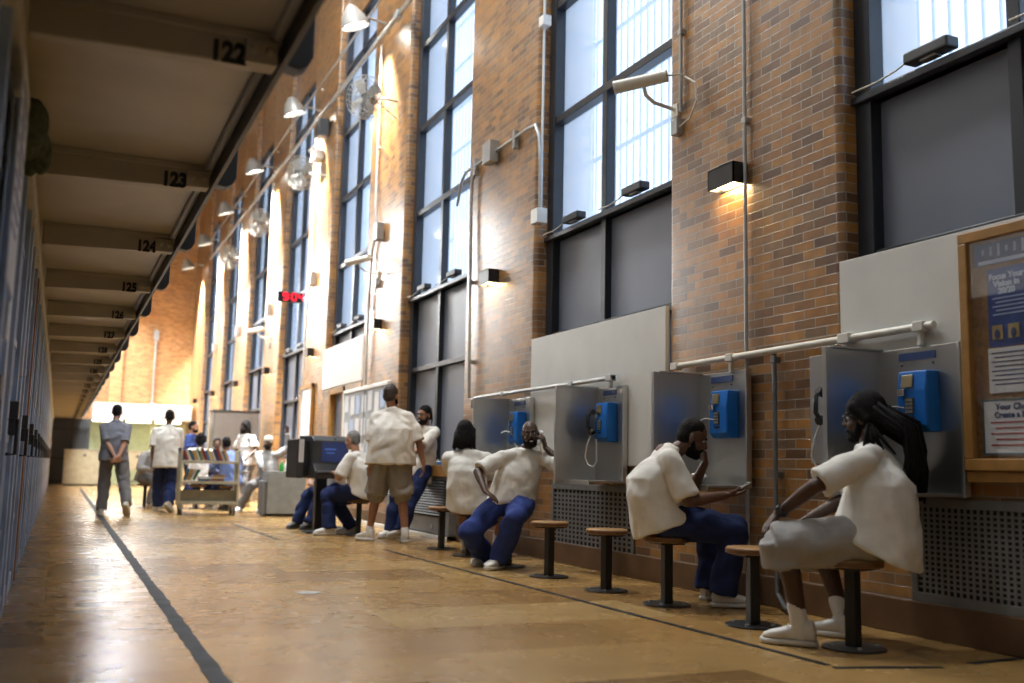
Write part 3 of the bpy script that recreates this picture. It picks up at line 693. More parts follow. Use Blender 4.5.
o = MB().cyl((0, 0, 3.0), (0, 0, 6.0), .04, seg=10).bb(-.09, .09, -.08, .08, 5.6, 5.95).bb(-.08, .08, -.07, .07, 3., 3.15).build('wall_conduit', M['galv'], None); o.location = (3.2, 40.88, 0); tag(o, 'grey conduit with a box running up the middle of the far brick wall', 'conduit')

# ---------------------------------------------------------------- lamps: added overhead ones, then wall and flood lamps
for i, y in enumerate((2.5, 8.5, 14.5, 20.5, 26.5, 32.5, 38.)):  # added lamps, all out of view: general fill, low ones for pillar sheen
    o = thing('added_fill_lamp', 'round overhead fill lamp added out of view over the hall', 'ceiling lamp', (1.9, y, 12.9) if i < 3 else (1.0, y + 1., 6.4), 0, 'overhead fill lamps added out of view')
    MB().lathe((0, 0, 0), [(.08, .35), (.1, .3), (.3, .2), (.8, .0), (.79, -.01), (.3, .17), (.08, .2)], 24).build('shade', M['galv'], o, smooth=True)
    MB().cyl((0, 0, .3), (0, 0, 1.1 if i < 3 else 7.6), .015).build('stem', M['galv'], o)
    MB().lathe((0, 0, .02), [(.001, 0), (.7, 0), (.7, .02), (.001, .02)], 24).build('diffuser', emissive('diffuser', (1., .97, .9), 3.), o)
    l = bpy.data.lights.new('overhead fill', 'AREA'); l.shape = 'DISK'; l.size = 1.5 if i < 3 else 1.8; l.energy = (110, 620, 900, 400, 1000, 1150, 450)[i]; l.color = (.95, .98, 1.)
    q = bpy.data.objects.new('added_fill_light', l); COL.objects.link(q); q.parent = o; q.location = (0, 0, -.03)
# black wall lamps, one per pillar
ordn = ['nearest', 'second', 'third', 'fourth', 'fifth', 'sixth', 'seventh', 'eighth']
for k in range(8):
    y = PY(k)[0] + 1.14
    o = thing('wall_lamp', 'black box wall lamp glowing warm below, %s pillar from the camera' % ordn[k], 'wall lamp', (XW, y, 3.15), 0, 'black wall lamps')
    m = MB(); m.bb(-.13, -.12, -.16, .16, -.08, .08); m.bb(-.13, 0, -.16, -.15, -.08, .08); m.bb(-.13, 0, .15, .16, -.08, .08); m.bb(-.13, 0, -.16, .16, .07, .08); m.bb(-.01, 0, -.16, .16, -.08, .08)
    m.build('housing', M['blackplastic'], o)
    MB().bb(-.12, -.012, -.148, .148, -.05, -.04).build('diffuser', M['lampglow'], o)
    MB().bb(-.1, 0, -.06, .06, .08, .1).build('bracket', M['blackplastic'], o)
    l = bpy.data.lights.new('wall lamp', 'AREA'); l.shape = 'RECTANGLE'; l.size = .12; l.size_y = .3; l.energy = 7.; l.color = (1., .72, .36)
    q = bpy.data.objects.new('wall_lamp_light', l); COL.objects.link(q); q.parent = o; q.location = (-.065, 0, -.055)
# flood lamps, fans on the pillars further on
fans = ['third', 'fourth', 'fifth', 'sixth']
for k in range(2, 8):
    y = PY(k)[0] + 1.25
    o = thing('flood_lamp', 'hooded flood lamp on an arm high on the %s pillar, shining on the brick' % ordn[k], 'flood lamp', (XW, y, 8.3), 0, 'flood lamps')
    MB().tube([(0, .1, .05), (-.2, .1, .08), (-.38, .02, .05)], .022, 8).build('arm', M['galv'], o)
    d = V((.33, .06, -1)).normalized(); c = V((-.62, 0, 0))
    hd = MB().lathe(c - d*.2, [(.06, 0), (.11, .06), (.2, .2), (.24, .36), (.23, .36), (.18, .2), (.05, .08)], 24, d).build('hood', M['fan'], o, smooth=True)
    MB().lathe(c - d*.2, [(.01, .30), (.17, .30), (.17, .31), (.01, .31)], 20, d).build('lens', M['floodglow'], hd)
    l = bpy.data.lights.new('flood', 'SPOT'); l.energy = 3600 if k == 2 else 16000; l.spot_size = 1.2; l.spot_blend = .7; l.shadow_soft_size = .12; l.color = (1., .98, .94)
    q = bpy.data.objects.new('flood_light', l); COL.objects.link(q); q.parent = o; q.location = c + d*.18; q.rotation_euler = d.to_track_quat('-Z', 'Y').to_euler()
for k in range(2, 6):
    y = PY(k)[0] + .75
    o = thing('wall_fan', 'round grey wall fan in a wire cage on the %s pillar' % ordn[k], 'fan', (XW, y, 6.75), 0, 'wall fans')
    MB().tube([(0, -.15, -.02), (-.2, -.12, .0), (-.34, -.05, 0)], .02, 8).build('arm', M['galv'], o)
    MB().tube([(0, -.15, -.3), (-.3, -.05, -.05)], .012, 6).build('stay', M['galv'], o)
    d = V((-.75, -.55, -.12)).normalized(); c = V((-.42, -.02, 0)); a_, b_, _ = basis(d)
    MB().cyl(c - d*.1, c + d*.1, .085).build('motor', M['darkgrey'], o, smooth=True)
    cg = MB()
    for r_ in (.12, .2, .27, .34):
        for off in (.07, .2): cg.tube([c + d*(off - .02 + .06*(1-(r_/.34)**2)*(1 if off > .1 else -1)) + (a_*math.cos(t)+b_*math.sin(t))*r_ for t in (2*PI*i/24 for i in range(25))], .005, 5)
    for i in range(24):
        t = 2*PI*i/24; e = a_*math.cos(t)+b_*math.sin(t)
        cg.tube([c + d*.24 + e*.06, c + d*.23 + e*.2, c + d*.18 + e*.34, c + d*.05 + e*.34, c + d*.01 + e*.2, c + d*.0 + e*.08], .004, 4)
    cg.build('cage', M['fan'], o)
    for i in range(4):
        t = PI/2*i+.4; e = a_*math.cos(t)+b_*math.sin(t); n_ = d.cross(e)
        bl = MB(); p0, p1 = c + d*.12 + e*.07, c + d*.12 + e*.3
        bl.add([p0 - n_*.04 - d*.02, p0 + n_*.04 + d*.02, p1 + n_*.1 + d*.03, p1 - n_*.09 - d*.03] + [q + d*.006 for q in (p0 - n_*.04 - d*.02, p0 + n_*.04 + d*.02, p1 + n_*.1 + d*.03, p1 - n_*.09 - d*.03)], [(0, 1, 2, 3), (7, 6, 5, 4), (0, 4, 5, 1), (1, 5, 6, 2), (2, 6, 7, 3), (3, 7, 4, 0)])
        bl.build('blade', M['fan'], o)
# red clock hung off the fourth pillar
ck = thing('digital_clock', 'black digital clock with red 9:04 digits on a rod from the wall', 'clock', (3.98, 19.5, 4.17))
MB().box((-.02, 0, 0), (.5, .12, .2)).build('case', M['blackplastic'], ck, bevel=.01)
MB().cyl((.22, 0, 0), (.6, 0, 0), .014).build('rod', M['galv'], ck)
SEG = {'a': (0, 1, 0), 'b': (1, .5, 1), 'c': (1, -.5, 1), 'd': (0, -1, 0), 'e': (-1, -.5, 1), 'f': (-1, .5, 1), 'g': (0, 0, 0)}
DG = {'9': 'abcdfg', '0': 'abcdef', '4': 'bcfg'}
for side in (-1, 1):
    m = MB()
    for ch, x in (('9', -.12), ('0', .05), ('4', .185)):
        for sgm in DG[ch]:
            px, pz, vert = SEG[sgm]
            m.box((side*-1*(x + px*.04), side*.062, pz*.066), (.02 if vert else .072, .006, .056 if vert else .02))
    for z in (-.03, .03): m.box((side*-1*-.035, side*.062, z), (.018, .006, .018))
    m.build('digits', M['led'], ck)
# cctv cameras on arms
def cctv(label, loc, front, side=1):
    o = thing('security_camera', label, 'camera', loc, 0, 'security cameras')
    fr = V(front); rr = -fr.normalized()
    c = V((-.33, .0, .22)); d = fr.normalized()
    bd = MB().cyl(c - d*.2, c + d*.24, .052, .056, 18).build('housing', M['offwhite'], o, smooth=True)
    MB().lathe(c + d*.235, [(.056, 0), (.058, .02), (.045, .022), (.04, -.01)], 18, d).build('front_ring', M['whiteplastic'], bd)
    MB().cyl(c + d*.215, c + d*.24, .038).build('lens', M['blackplastic'], bd)
    MB().tube([c - V((0, 0, .05)), c + V((.02, 0, -.12)), c + V((.1, 0, -.17)), (-.0, 0, .02)], .016, 8).build('arm', M['offwhite'], o, smooth=True)
    MB().bb(-.03, 0, -.05, .05, -.05, .07).build('wall_plate', M['offwhite'], o, bevel=.006)
    MB().tube([c - d*.2, c - d*.28 + V((.03, 0, .0)), (-.06, -.2, .24), (-.05, -.34, .14), (-.05, -.36, -.02), (-.05, -.26, -.14), (-.04, -.08, -.16)], .008, 6).build('cable', M['offwhite'], o)
    MB().bb(-.07, 0, -.1, -.01, -.22, -.08).build('junction_box', M['galv'], o, bevel=.006)
    return o
cctv('off white security camera on the nearest pillar beside the big window', (XW, 6.86, 3.93), (-.62, .62, -.1))
cctv('off white security camera on the third pillar above the black wall lamp', (XW, 15.55, 4.0), (-.55, .75, -.1))
cctv('off white security camera on the fifth pillar, small and blurred', (XW, 24.6, 3.92), (-.55, .75, -.1))
# conduits and boxes
def conduit(label, pts, r, mat, boxes=(), straps=(), cat='conduit'):
    o = thing('conduit', label, cat, tuple(pts[0]), 0)
    org = V(pts[0]); m = MB(); m.tube([V(p)-org for p in pts], r, 10); m.build('pipe', M[mat], o, smooth=True)
    for c, sz, mm in boxes: MB().box(V(c)-org, sz).build('junction_box', M[mm], o, bevel=.006)
    for c in straps: MB().box(V(c)-org, (.06, .05, .05)).build('clamp', M[mat], o, bevel=.008)
    return o
conduit('full height grey conduit running up the nearest pillar past the black lamp', [(4.545, 5.9, .1), (4.545, 5.9, 10.5)], .015, 'galv', (), [(4.56, 5.9, 3.55), (4.56, 5.9, 1.2), (4.56, 5.9, 6)])
conduit('thin grey conduit dropping from above to the camera box on the nearest pillar', [(4.55, 6.76, 3.9), (4.55, 6.76, 10.5)], .016, 'galv', (), [(4.56, 6.76, 4.6), (4.56, 6.76, 5.7)])
conduit('chalky white pipe crossing the brick above the two nearest booths', [(4.52, 6.82, 1.755), (4.52, 4.15, 1.775)], .024, 'pipe_white', [((4.52, 6.78, 1.755), (.06, .09, .06), 'pipe_white'), ((4.52, 4.85, 1.77), (.07, .1, .065), 'pipe_white'), ((4.52, 6.05, 1.76), (.06, .08, .06), 'pipe_white'), ((4.52, 4.25, 1.775), (.06, .08, .06), 'pipe_white'), ((4.52, 4.25, 1.72), (.03, .03, .12), 'pipe_white'), ((4.52, 6.05, 1.7), (.03, .03, .12), 'pipe_white')])
conduit('dark grey conduit dropping from the white pipe to the floor behind a stool', [(4.53, 5.57, 1.75), (4.53, 5.57, .3), (4.52, 5.55, .1), (4.47, 5.42, .03), (4.4, 5.3, .03)], .017, 'pipe_dark', (), [(4.54, 5.57, 1.7), (4.55, 5.57, .9)])
conduit('grey pipe above the far two phone booths with clamps', [(4.5, 11.1, 1.62), (4.5, 11.08, 1.72), (4.5, 10.9, 1.735), (4.5, 7.75, 1.735)], .022, 'galv', [((4.5, 10.2, 1.735), (.05, .09, .05), 'galv'), ((4.5, 8.55, 1.735), (.05, .09, .05), 'galv'), ((4.5, 8.55, 1.69), (.03, .03, .08), 'galv'), ((4.5, 7.8, 1.735), (.06, .1, .06), 'galv'), ((4.5, 7.8, 1.69), (.03, .03, .09), 'galv')])
conduit('grey conduit with junction box running along the second pillar and bending down', [(4.53, 11.9, 4.3), (4.53, 11.75, 4.6), (4.53, 11.6, 4.68), (4.53, 9.75, 4.68), (4.53, 9.55, 4.66), (4.53, 9.45, 4.5), (4.53, 9.41, 4.2), (4.53, 9.39, 3.65)], .02, 'galv', [((4.5, 10.74, 4.68), (.12, .24, .26), 'galv'), ((4.5, 9.36, 3.58), (.12, .16, .16), 'white'), ((4.54, 11.3, 4.66), (.06, .06, .22), 'galv'), ((4.54, 10.1, 4.66), (.06, .06, .22), 'galv')])
conduit('second grey conduit dropping down the far side of the second pillar', [(4.53, 11.25, 4.66), (4.53, 11.38, 4.5), (4.53, 11.4, 4.2), (4.53, 11.3, 1.75)], .02, 'galv', (), [(4.55, 11.38, 3.2), (4.55, 11.34, 2.2)])
conduit('straight white conduit up the near edge of the second pillar', [(4.6, 9.52, 3.66), (4.6, 9.52, 10.5)], .014, 'white', [((4.6, 9.5, 5.85), (.1, .12, .12), 'white')])
conduit('long grey conduit running high along the wall under the flood lamps', [(4.45, 9., 8.05), (4.45, 36., 8.05)], .04, 'galv', [((4.45, 14.6, 8.05), (.1, .2, .14), 'galv')], [(4.5, PY(k)[0]+1, 8.05) for k in range(2, 7)])
conduit('second long thin conduit running above the first along the wall', [(4.4, 14., 8.68), (4.4, 36., 8.68)], .022, 'galv', (), [(4.5, PY(k)[0]+1, 8.68) for k in range(2, 7)])
for k in range(2, 7):
    y0 = PY(k)[0]
    conduit('grey conduit dropping down the %s pillar' % ordn[k], [(4.53, y0+1.45, 8.), (4.53, y0+1.45, 5.2), (4.53, y0+1.3, 4.75), (4.53, y0+1.55, 4.45), (4.53, y0+1.62, 3.4), (4.53, y0+1.62, 1.2)], .02, 'galv', [((4.5, y0+1.1, 4.68), (.12, .2, .28), 'galv')], [(4.55, y0+1.45, 6.2)])
o = thing('loudspeaker', 'dark loudspeaker box high on the fourth pillar', 'loudspeaker', (4.45, 19.5, 7.7)); MB().box((0, 0, 0), (.22, .28, .36)).build('cabinet', M['darkgrey'], o, bevel=.02); MB().box((-.112, 0, 0), (.01, .22, .3)).build('speaker_grille', M['blackplastic'], o); MB().bb(.08, .13, -.04, .04, -.04, .04).build('bracket', M['galv'], o)
o = thing('emergency_light', 'white emergency light box below the loudspeaker on the fourth pillar', 'emergency light', (4.47, 19.95, 7.25)); MB().box((0, 0, 0), (.2, .4, .2)).build('case', M['white'], o, bevel=.02)
for q in (-.12, .12): MB().cyl((-.08, q, .1), (-.14, q, .16), .05).build('lamp_head', M['whiteplastic'], o)
# ---------------------------------------------------------------- floor tapes and plate
def tape(label, pts, w, mat='tape'):
    pts = [V((*p, 0)) for p in pts]; m = MB(); L_ = []; n_ = 0
    for i in range(len(pts)-1):
        a, b = pts[i], pts[i+1]; d = (b-a); n = max(2, int(d.length/.12)); t = d.normalized(); s = V((-t.y, t.x, 0))
        L_ = []
        for q in range(n+1):
            p = a + d*q/n
            L_.append((p - s*(w/2+R.uniform(-.1, .05)*w), p + s*(w/2+R.uniform(-.1, .05)*w)))
        for q in range(n):
            v = [L_[q][0], L_[q][1], L_[q+1][1], L_[q+1][0]]
            m.add([p + V((0, 0, .0005)) for p in v] + [p + V((0, 0, .003)) for p in v], [(3, 2, 1, 0), (4, 5, 6, 7), (0, 1, 5, 4), (1, 2, 6, 5), (2, 3, 7, 6), (3, 0, 4, 7)])
    return tag(m.build('floor_tape', M[mat], None), label, 'floor tape', 'floor tape lines')
tape('long scuffed grey tape line along the cells on the left', [(.68, 2.0), (.695, 12), (.73, 34)], .085, 'tapegrey')
tape('black tape line on the floor along the row of stools', [(3.31, 10.6), (3.44, 3.86)], .045)
tape('black tape dash crossing in front of the near man with dreadlocks', [(3.42, 3.80), (3.95, 3.64)], .045)
tape('black tape dash at the lower right corner of the floor', [(4.16, 3.67), (4.54, 3.69)], .045)
tape('short blue grey tape dash between the book cart and the kiosk', [(2.44, 15.4), (2.49, 12.2)], .05, 'tapegrey')
o = MB().lathe((0, 0, 0), [(.001, .0005), (.085, .0005), (.085, .004), (.07, .006), (.001, .006)], 24).build('floor_drain', M['galv'], None, smooth=True); o.location = (1.69, 7.15, 0); tag(o, 'small round metal plate set in the open floor', 'floor plate')
# ---------------------------------------------------------------- stools
def make_stool():
    o = thing('stool', '', 'stool')
    MB().lathe((0, 0, .425), [(.001, 0), (.15, 0), (.158, .006), (.158, .034), (.15, .04), (.001, .04)], 32).build('seat', M['wood'], o, smooth=True)
    MB().lathe((0, 0, .425), [(.157, .004), (.163, .006), (.163, .028), (.157, .03)], 32).build('seat_rim', M['woodedge'], o, smooth=True)
    MB().bb(-.032, .032, -.032, .032, .012, .42).build('post', M['post'], o, bevel=.005)
    MB().bb(-.09, .09, -.09, .09, .41, .425).build('top_plate', M['blackpaint'], o)
    bp = MB().lathe((0, 0, 0), [(.001, .0), (.165, .0), (.165, .01), (.155, .013), (.001, .013)], 28).build('base_plate', M['blackpaint'], o, smooth=True)
    for i in range(4): a = PI/4+PI/2*i; MB().cyl((.12*math.cos(a), .12*math.sin(a), .012), (.12*math.cos(a), .12*math.sin(a), .024), .013, seg=6).build('bolt', M['galv'], bp)
    return o
st0 = make_stool(); ROW = 'round stools bolted along the phones'
SP = [(3.9, 4.18, 'round stool under the near man with dreadlocks', ROW), (3.87, 4.98, 'empty round stool between the man with dreadlocks and the man in dark jeans', ROW),
      (3.88, 5.93, 'round stool under the man looking down at a small device', ROW), (3.86, 6.73, 'empty round stool in front of the unused phone booth, nearer of two', ROW), (3.87, 7.72, 'empty round stool beside the laughing man on the phone', ROW),
      (3.88, 8.6, 'round stool under the laughing man on the white handset', ROW), (3.94, 9.73, 'round stool under the black haired man seen from behind', ROW), (3.97, 10.61, 'empty round stool at the far end of the row, by the convector', ROW),
      (3.64, 12.82, 'stool under the grey haired man at the kiosk', 'seats further back'), (3.72, 14.45, 'stool behind the kiosk under the second man in jeans', 'seats further back'),
      (1.62, 20.9, 'stool under the person in grey behind the walking white shirt', 'seats further back'), (2.52, 20.3, 'stool behind the book cart under the white shirt', 'seats further back'), (3.02, 19.7, 'stool under the man in pale blue', 'seats further back'), (3.02, 21.2, 'stool across from the man in pale blue', 'seats further back'), (3.68, 19.3, 'stool under the man in the cream cap', 'seats further back')]
for i, (x, y, lb, gp) in enumerate(SP):
    o = st0 if i == 0 else copy_tree(st0); o.location = (x, y, 0); o.rotation_euler = (0, 0, R.uniform(-.3, .3)); tag(o, lb, 'stool', gp)
# ---------------------------------------------------------------- phone booths and phones
def booth(label, ynear, ycor, z0=.8, z1=1.66, depth=.43, side=True):
    o = thing('phone_booth', label, 'phone booth', (4.55, ycor, 0), 0, 'stainless phone booths')
    ln = ynear - ycor
    m = MB().bb(-.02, .0, ln, 0, z0, z1); m.bb(-.05, .0, ln-.02, ln, z0, z1); m.build('back_panel', M['steel'], o, bevel=.003)
    MB().bb(-.026, -.02, ln*.72, ln*.28, z1-.075, z1-.03).build('instruction_plate', M['blueplate'], o)
    for y in (ln*.72+.02, ln*.28-.02): MB().ell((-.022, y, z1-.1), (.006, .008, .008)).build('screw', M['darkgrey'], o)
    if side:
        m = MB().bb(-depth, 0, -.012, .012, z0-.02, z1); m.bb(-depth-.012, -depth+.035, -.018, .018, z0-.02, z1+.005); m.build('side_panel', M['steel'], o, bevel=.003)
        MB().bb(-depth+.03, 0, -.03, .016, z1, z1+.012).build('top_trim', M['steel'], o)
        m = MB().bb(-.36, -.02, ln+.02, -.012, z0, z0+.018); m.bb(-.365, -.355, ln+.02, -.012, z0-.025, z0+.018); m.build('shelf', M['steel'], o, bevel=.003)
    return o
BO = [('A', 3.98, 4.60, 'nearest stainless phone booth, beside the bulletin board and the man with dreadlocks'), ('B', 5.87, 6.48, 'stainless phone booth in front of the man looking at a small device'), ('C', 7.6, 8.12, 'unused stainless phone booth on the white panel, black handset hanging up'), ('D', 9.5, 10.11, 'farthest stainless phone booth of the row, behind the laughing man')]
for n, a, b, lb in BO: booth(lb, a, b)
booth('sliver of stainless back panel showing beyond the nearest booth side', 4.72, 5.21, .98, 1.69, side=False)
def phone(label, y, z=1.335, held=False, cordloop=True):
    o = thing('payphone', label, 'payphone', (4.53, y, z), 0, 'blue wall payphones')
    m = MB(); pts = [(0, -.175), (-.085, -.175), (-.115, -.14), (-.115, .06), (-.1, .175), (0, .175)]
    m.add([(x, yy, zz) for yy in (-.105, .105) for x, zz in pts], [tuple(range(6)), tuple(range(6, 12))] + [(q, (q+1) % 6, 6+(q+1) % 6, 6+q) for q in range(6)])
    m.build('housing', M['blue'], o, bevel=.008)
    MB().box((-.112, .03, .115), (.012, .085, .075), rot=Matrix.Rotation(.14, 3, 'Y')).build('display_window', steel('worn display', (.4, .33, .2), .35), o, bevel=.003)
    k = MB().bb(-.122, -.113, -.02, .04, -.075, .02).build('keypad', M['darkgrey'], o, bevel=.002)
    for r_ in range(4):
        for c_ in range(3): MB().bb(-.127, -.121, -.014+.018*c_, -.002+.018*c_, -.068+.022*r_, -.052+.022*r_).build('key', M['galv'], k)
    MB().bb(-.145, -.11, .03, .075, .03, .07).build('handset_cradle', M['chrome'], o, bevel=.005)
    MB().bb(-.118, -.112, -.02, .04, -.105, -.09).build('label_strip', M['blackplastic'], o)
    MB().bb(-.105, -.03, -.108, -.103, -.12, .12).build('lock_plate', M['blue'], o, bevel=.002)
    if not held:
        h = MB(); c = V((-.165, .07, 0)); 
        h.tube([c + V((.0, 0, .1)), c + V((-.035, 0, .06)), c + V((-.04, 0, -.04)), c + V((.0, 0, -.09))], [.017, .015, .015, .017], 10)
        h.cyl(c + V((.025, 0, .085)), c + V((-.02, 0, .105)), .03); h.cyl(c + V((.025, 0, -.075)), c + V((-.02, 0, -.095)), .03)
        h.build('handset', M['blackplastic'], o, smooth=True)
        MB().tube([(-.165, .07, -.1), (-.19, .1, -.2), (-.2, .12, -.31), (-.18, .10, -.38), (-.15, .06, -.4), (-.13, .03, -.35), (-.125, .05, -.25), (-.115, .07, -.15)], .0065, 8).build('cord', M['whiteplastic'], o, smooth=True)
    else:
        MB().tube([(-.115, .05, -.04), (-.16, .09, -.03), (-.19, .12, -.05)], .007, 8).build('cord', M['chrome'], o, smooth=True)
    return o
phone('blue payphone in the nearest booth, next to the man with dreadlocks', 4.235, held=True)
phone('blue payphone above the man looking at a small device', 6.075, held=True)
phone('blue payphone with black handset on the hook and white cord looped below', 7.83)
phone('blue payphone partly behind the head of the laughing man', 9.74, held=True)
phone('blue payphone mostly hidden beyond the side of the nearest booth', 4.855)
# white handset at the laughing man's ear
# ---------------------------------------------------------------- grilles and convector
def grille(label, y0, y1, z0, z1, x=4.572, py=.042, pz=.03):
    o = thing('ventilation_grille', label, 'grille', (x, (y0+y1)/2, (z0+z1)/2), 0, 'perforated grilles')
    w, h = (y1-y0)/2, (z1-z0)/2; m = MB()
    for a, b, c, d in ((-w, w, h-.055, h), (-w, w, -h, -h+.055), (-w, -w+.045, -h+.055, h-.055), (w-.045, w, -h+.055, h-.055)): m.bb(-.012, .0, a, b, c, d)
    m.build('frame', M['grille'], o, bevel=.003)
    m = MB(); ny = int((2*w-.09)/py); nz = int((2*h-.11)/pz)
    for i in range(1, ny): yy = -w+.045+(2*w-.09)*i/ny; m.bb(-.006, -.002, yy-py*.22, yy+py*.22, -h+.05, h-.05)
    for i in range(1, nz): zz = -h+.055+(2*h-.11)*i/nz; m.bb(-.0055, -.0025, -w+.04, w-.04, zz-pz*.22, zz+pz*.22)
    m.build('perforated_sheet', M['grille'], o)
    MB().bb(.001, .006, -w+.02, w-.02, -h+.02, h-.02).build('shade_sheet', M['dark'], o)  # flat near-black sheet, shade behind the holes put in as colour
    for q in (-w*.5, w*.55): MB().bb(-.016, 0, q-.05, q+.05, -h-.035, -h+.01).build('bracket', M['grille'], o, bevel=.003)
    return o
grille('large perforated grille under the bulletin board at the right edge', 2.95, 4.41, .2, .79)
grille('perforated grille below the unused phone booth', 7.49, 9.07, .15, .77, py=.075, pz=.04)
o = thing('convector_cover', 'grey louvred convector cover with wooden ledge where the man in glasses leans', 'convector', (4.45, 12.95, 0))
MB().bb(-.0, .3, -1.3, 1.3, .06, .78).build('casing', M['grille'], o, bevel=.006)
m = MB()
for i in range(13): m.box((-.012, 0, .3+.034*i), (.035, 2.3, .008), rot=Matrix.Rotation(.5, 3, 'Y'))
m.build('louvres', M['grille'], o)
MB().bb(-.004, .0, -1.17, 1.17, .27, .74).build('louvre_shade_sheet', M['dark'], o)  # thin dark sheet painted as the shade between the slats
m = MB().bb(-.03, .3, -1.305, 1.305, .78, .93); m.build('ledge', M['oak'], o, bevel=.01)
for q in (-1., -.7, .3): MB().ell((-.004, q, .15), (.008, .03, .03)).build('cover_screw', M['galv'], o, smooth=True)
o = MB().bb(-.09, .09, -.12, .12, 0, .045).build('blue_booklet', M['blue'], None, bevel=.004); o.location = (4.52, 11.95, .93); tag(o, 'blue booklet lying on the convector ledge', 'booklet')
# ---------------------------------------------------------------- bulletin board with posters
bb = thing('bulletin_board', 'oak framed glazed bulletin board on the white panel at the right edge', 'bulletin board', (4.545, 3.222, 1.6))
m = MB(); W_, H_ = .73, .655
for a, b, c, d in ((-W_, W_, H_-.06, H_), (-W_, W_, -H_, -H_+.065), (-W_, -W_+.058, -H_+.065, H_-.06), (W_-.058, W_, -H_+.065, H_-.06)): m.bb(-.05, 0, a, b, c, d)
m.bb(-.035, .005, -W_, W_, -H_-.06, -H_-.001); m.build('frame', M['oak'], bb, bevel=.006)
MB().bb(-.012, 0, -W_+.05, W_-.05, -H_+.05, H_-.05).build('cork', M['cork'], bb)
gm, nt, _b = newmat('board glazing'); nt.nodes.remove(_b); oo = [n for n in nt.nodes if n.type == 'OUTPUT_MATERIAL'][0]
t_ = N(nt, 'ShaderNodeBsdfTransparent'); g_ = N(nt, 'ShaderNodeBsdfGlossy'); g_.inputs['Roughness'].default_value = .03; x_ = N(nt, 'ShaderNodeMixShader'); x_.inputs[0].default_value = .12
Lk(nt, t_.outputs[0], x_.inputs[1]); Lk(nt, g_.outputs[0], x_.inputs[2]); Lk(nt, x_.outputs[0], oo.inputs[0])
MB().bb(-.034, -.031, -W_+.055, W_-.055, -H_+.06, H_-.055).build('glazing', gm, bb)
def poster(label, yc, zc, w, h, mat):
    o = MB().box((0, 0, 0), (.003, w, h)).build('poster', M[mat], None); o.location = (4.53, yc, zc)
    return tag(o, label, 'poster', 'posters on the bulletin board')
p = poster('blue banner poster across the top of the bulletin board', 3.34, 2.115, 1.05, .12, 'posterblue')
m = MB(); q = 0
for i in range(20): m.box((-.002, .47-.05*i, .015), (.002, .014, .03+.02*(i % 3)))
m.bb(-.003, -.0015, -.5, .5, -.055, -.035); m.build('banner_print', M['paperblue'], p)
p = poster('blue vision poster with pale title and three small pictures', 3.61, 1.817, .36, .426, 'posterblue')
for s_, z_, sz in (('Focus Your', .165, .046), ('Vision in', .125, .046), ('20/20', .085, .046)): text(s_, 'title', M['paperblue'], p, (-.003, .06, z_), FACE_X, sz, .0008, .002)
m = MB()
for i in range(5): m.bb(-.003, -.0016, -.12+.02*(i % 3), .15-.02*(i % 2), .045-.022*i, .051-.022*i)
m.build('text_lines', M['paperblue'], p)
for i in range(3):
    pic = MB().box((-.003, .125-.1*i, -.135), (.003, .065, .075)).build('picture', M['yellow'], p); MB().ell((-.005, .125-.1*i, -.145), (.002, .018, .027)).build('portrait', M['posterink'], pic)
p = poster('white typed notice below the blue vision poster', 3.615, 1.478, .37, .24, 'paper')
m = MB()
for i in range(8): m.bb(-.003, -.0016, -.16+.03*(i % 3), .165-.02*(i % 2), .09-.024*i, .096-.024*i)
m.build('text_lines', M['posterink'], p)
p = poster('white notice in a teal border at the foot of the board', 3.6, 1.178, .5, .295, 'paper')
m = MB()
for a, b, c, d in ((-.25, .25, .137, .147), (-.25, .25, -.147, -.137), (-.25, -.24, -.137, .137), (.24, .25, -.137, .137)): m.bb(-.003, -.0016, a, b, c, d)
m.build('border', simple('teal ink', (.04, .12, .15), .6), p)
text('Your Choice', 'title', M['posterink'], p, (-.003, .165, .105), FACE_X, .046, .0008, .0015, align='LEFT'); text('Create a Better', 'title', M['posterink'], p, (-.003, .175, .062), FACE_X, .044, .0008, .0015, align='LEFT')
m = MB()
for i in range(5): m.bb(-.003, -.0016, -.2, .2-.03*(i % 2), .02-.03*i, .028-.03*i)
m.build('text_lines', M['redink'], p)
# ---------------------------------------------------------------- notice board with papers, small board
nb = thing('notice_board', 'white framed notice board covered in papers behind the standing man in shorts', 'notice board', (4.55, 15.9, 1.5))
MB().bb(-.02, .02, -1.28, 1.28, -.66, .68).build('panel', simple('grey notice board felt', (.4, .42, .44), .7), nb)
m = MB()
for a, b, c, d in ((-1.3, 1.3, .64, .7), (-1.3, 1.3, -.7, -.64), (-1.3, -1.24, -.64, .64), (1.24, 1.3, -.64, .64)): m.bb(-.04, .02, a, b, c, d)
m.build('frame', M['white'], nb, bevel=.006)
posn = ['top row', 'middle row', 'bottom row']
for r_ in range(3):
    for c_ in range(7):
        o = MB().box((0, 0, 0), (.003, .24, .32 if c_ % 3 else .28)).build('pinned_paper', M['paper'] if (c_*3+r_) % 4 else M['paperblue'], None); o.location = (4.523, 14.85+.35*c_+R.uniform(-.03, .03), 1.93-.42*r_+R.uniform(-.03, .03)); o.rotation_euler = (R.uniform(-.04, .04), 0, 0)
        tag(o, '%s paper on the notice board, %s, column %d from the right' % ('white' if (c_*3+r_) % 4 else 'pale blue', posn[r_], c_+1), 'paper', 'papers on the notice board')
sb = thing('small_notice_board', 'small oak edged notice board with pale papers, beyond the grey door', 'notice board', (4.55, 20.2, 1.95))
MB().bb(-.02, .02, -.5, .5, -.6, .5).build('panel', M['paper'], sb); m = MB().bb(-.04, .02, -.56, -.48, -.66, .56); m.bb(-.04, .02, .48, .56, -.66, .56); m.bb(-.04, .02, -.56, .56, .48, .56); m.bb(-.04, .02, -.56, .56, -.66, -.58); m.build('frame', M['oak'], sb)
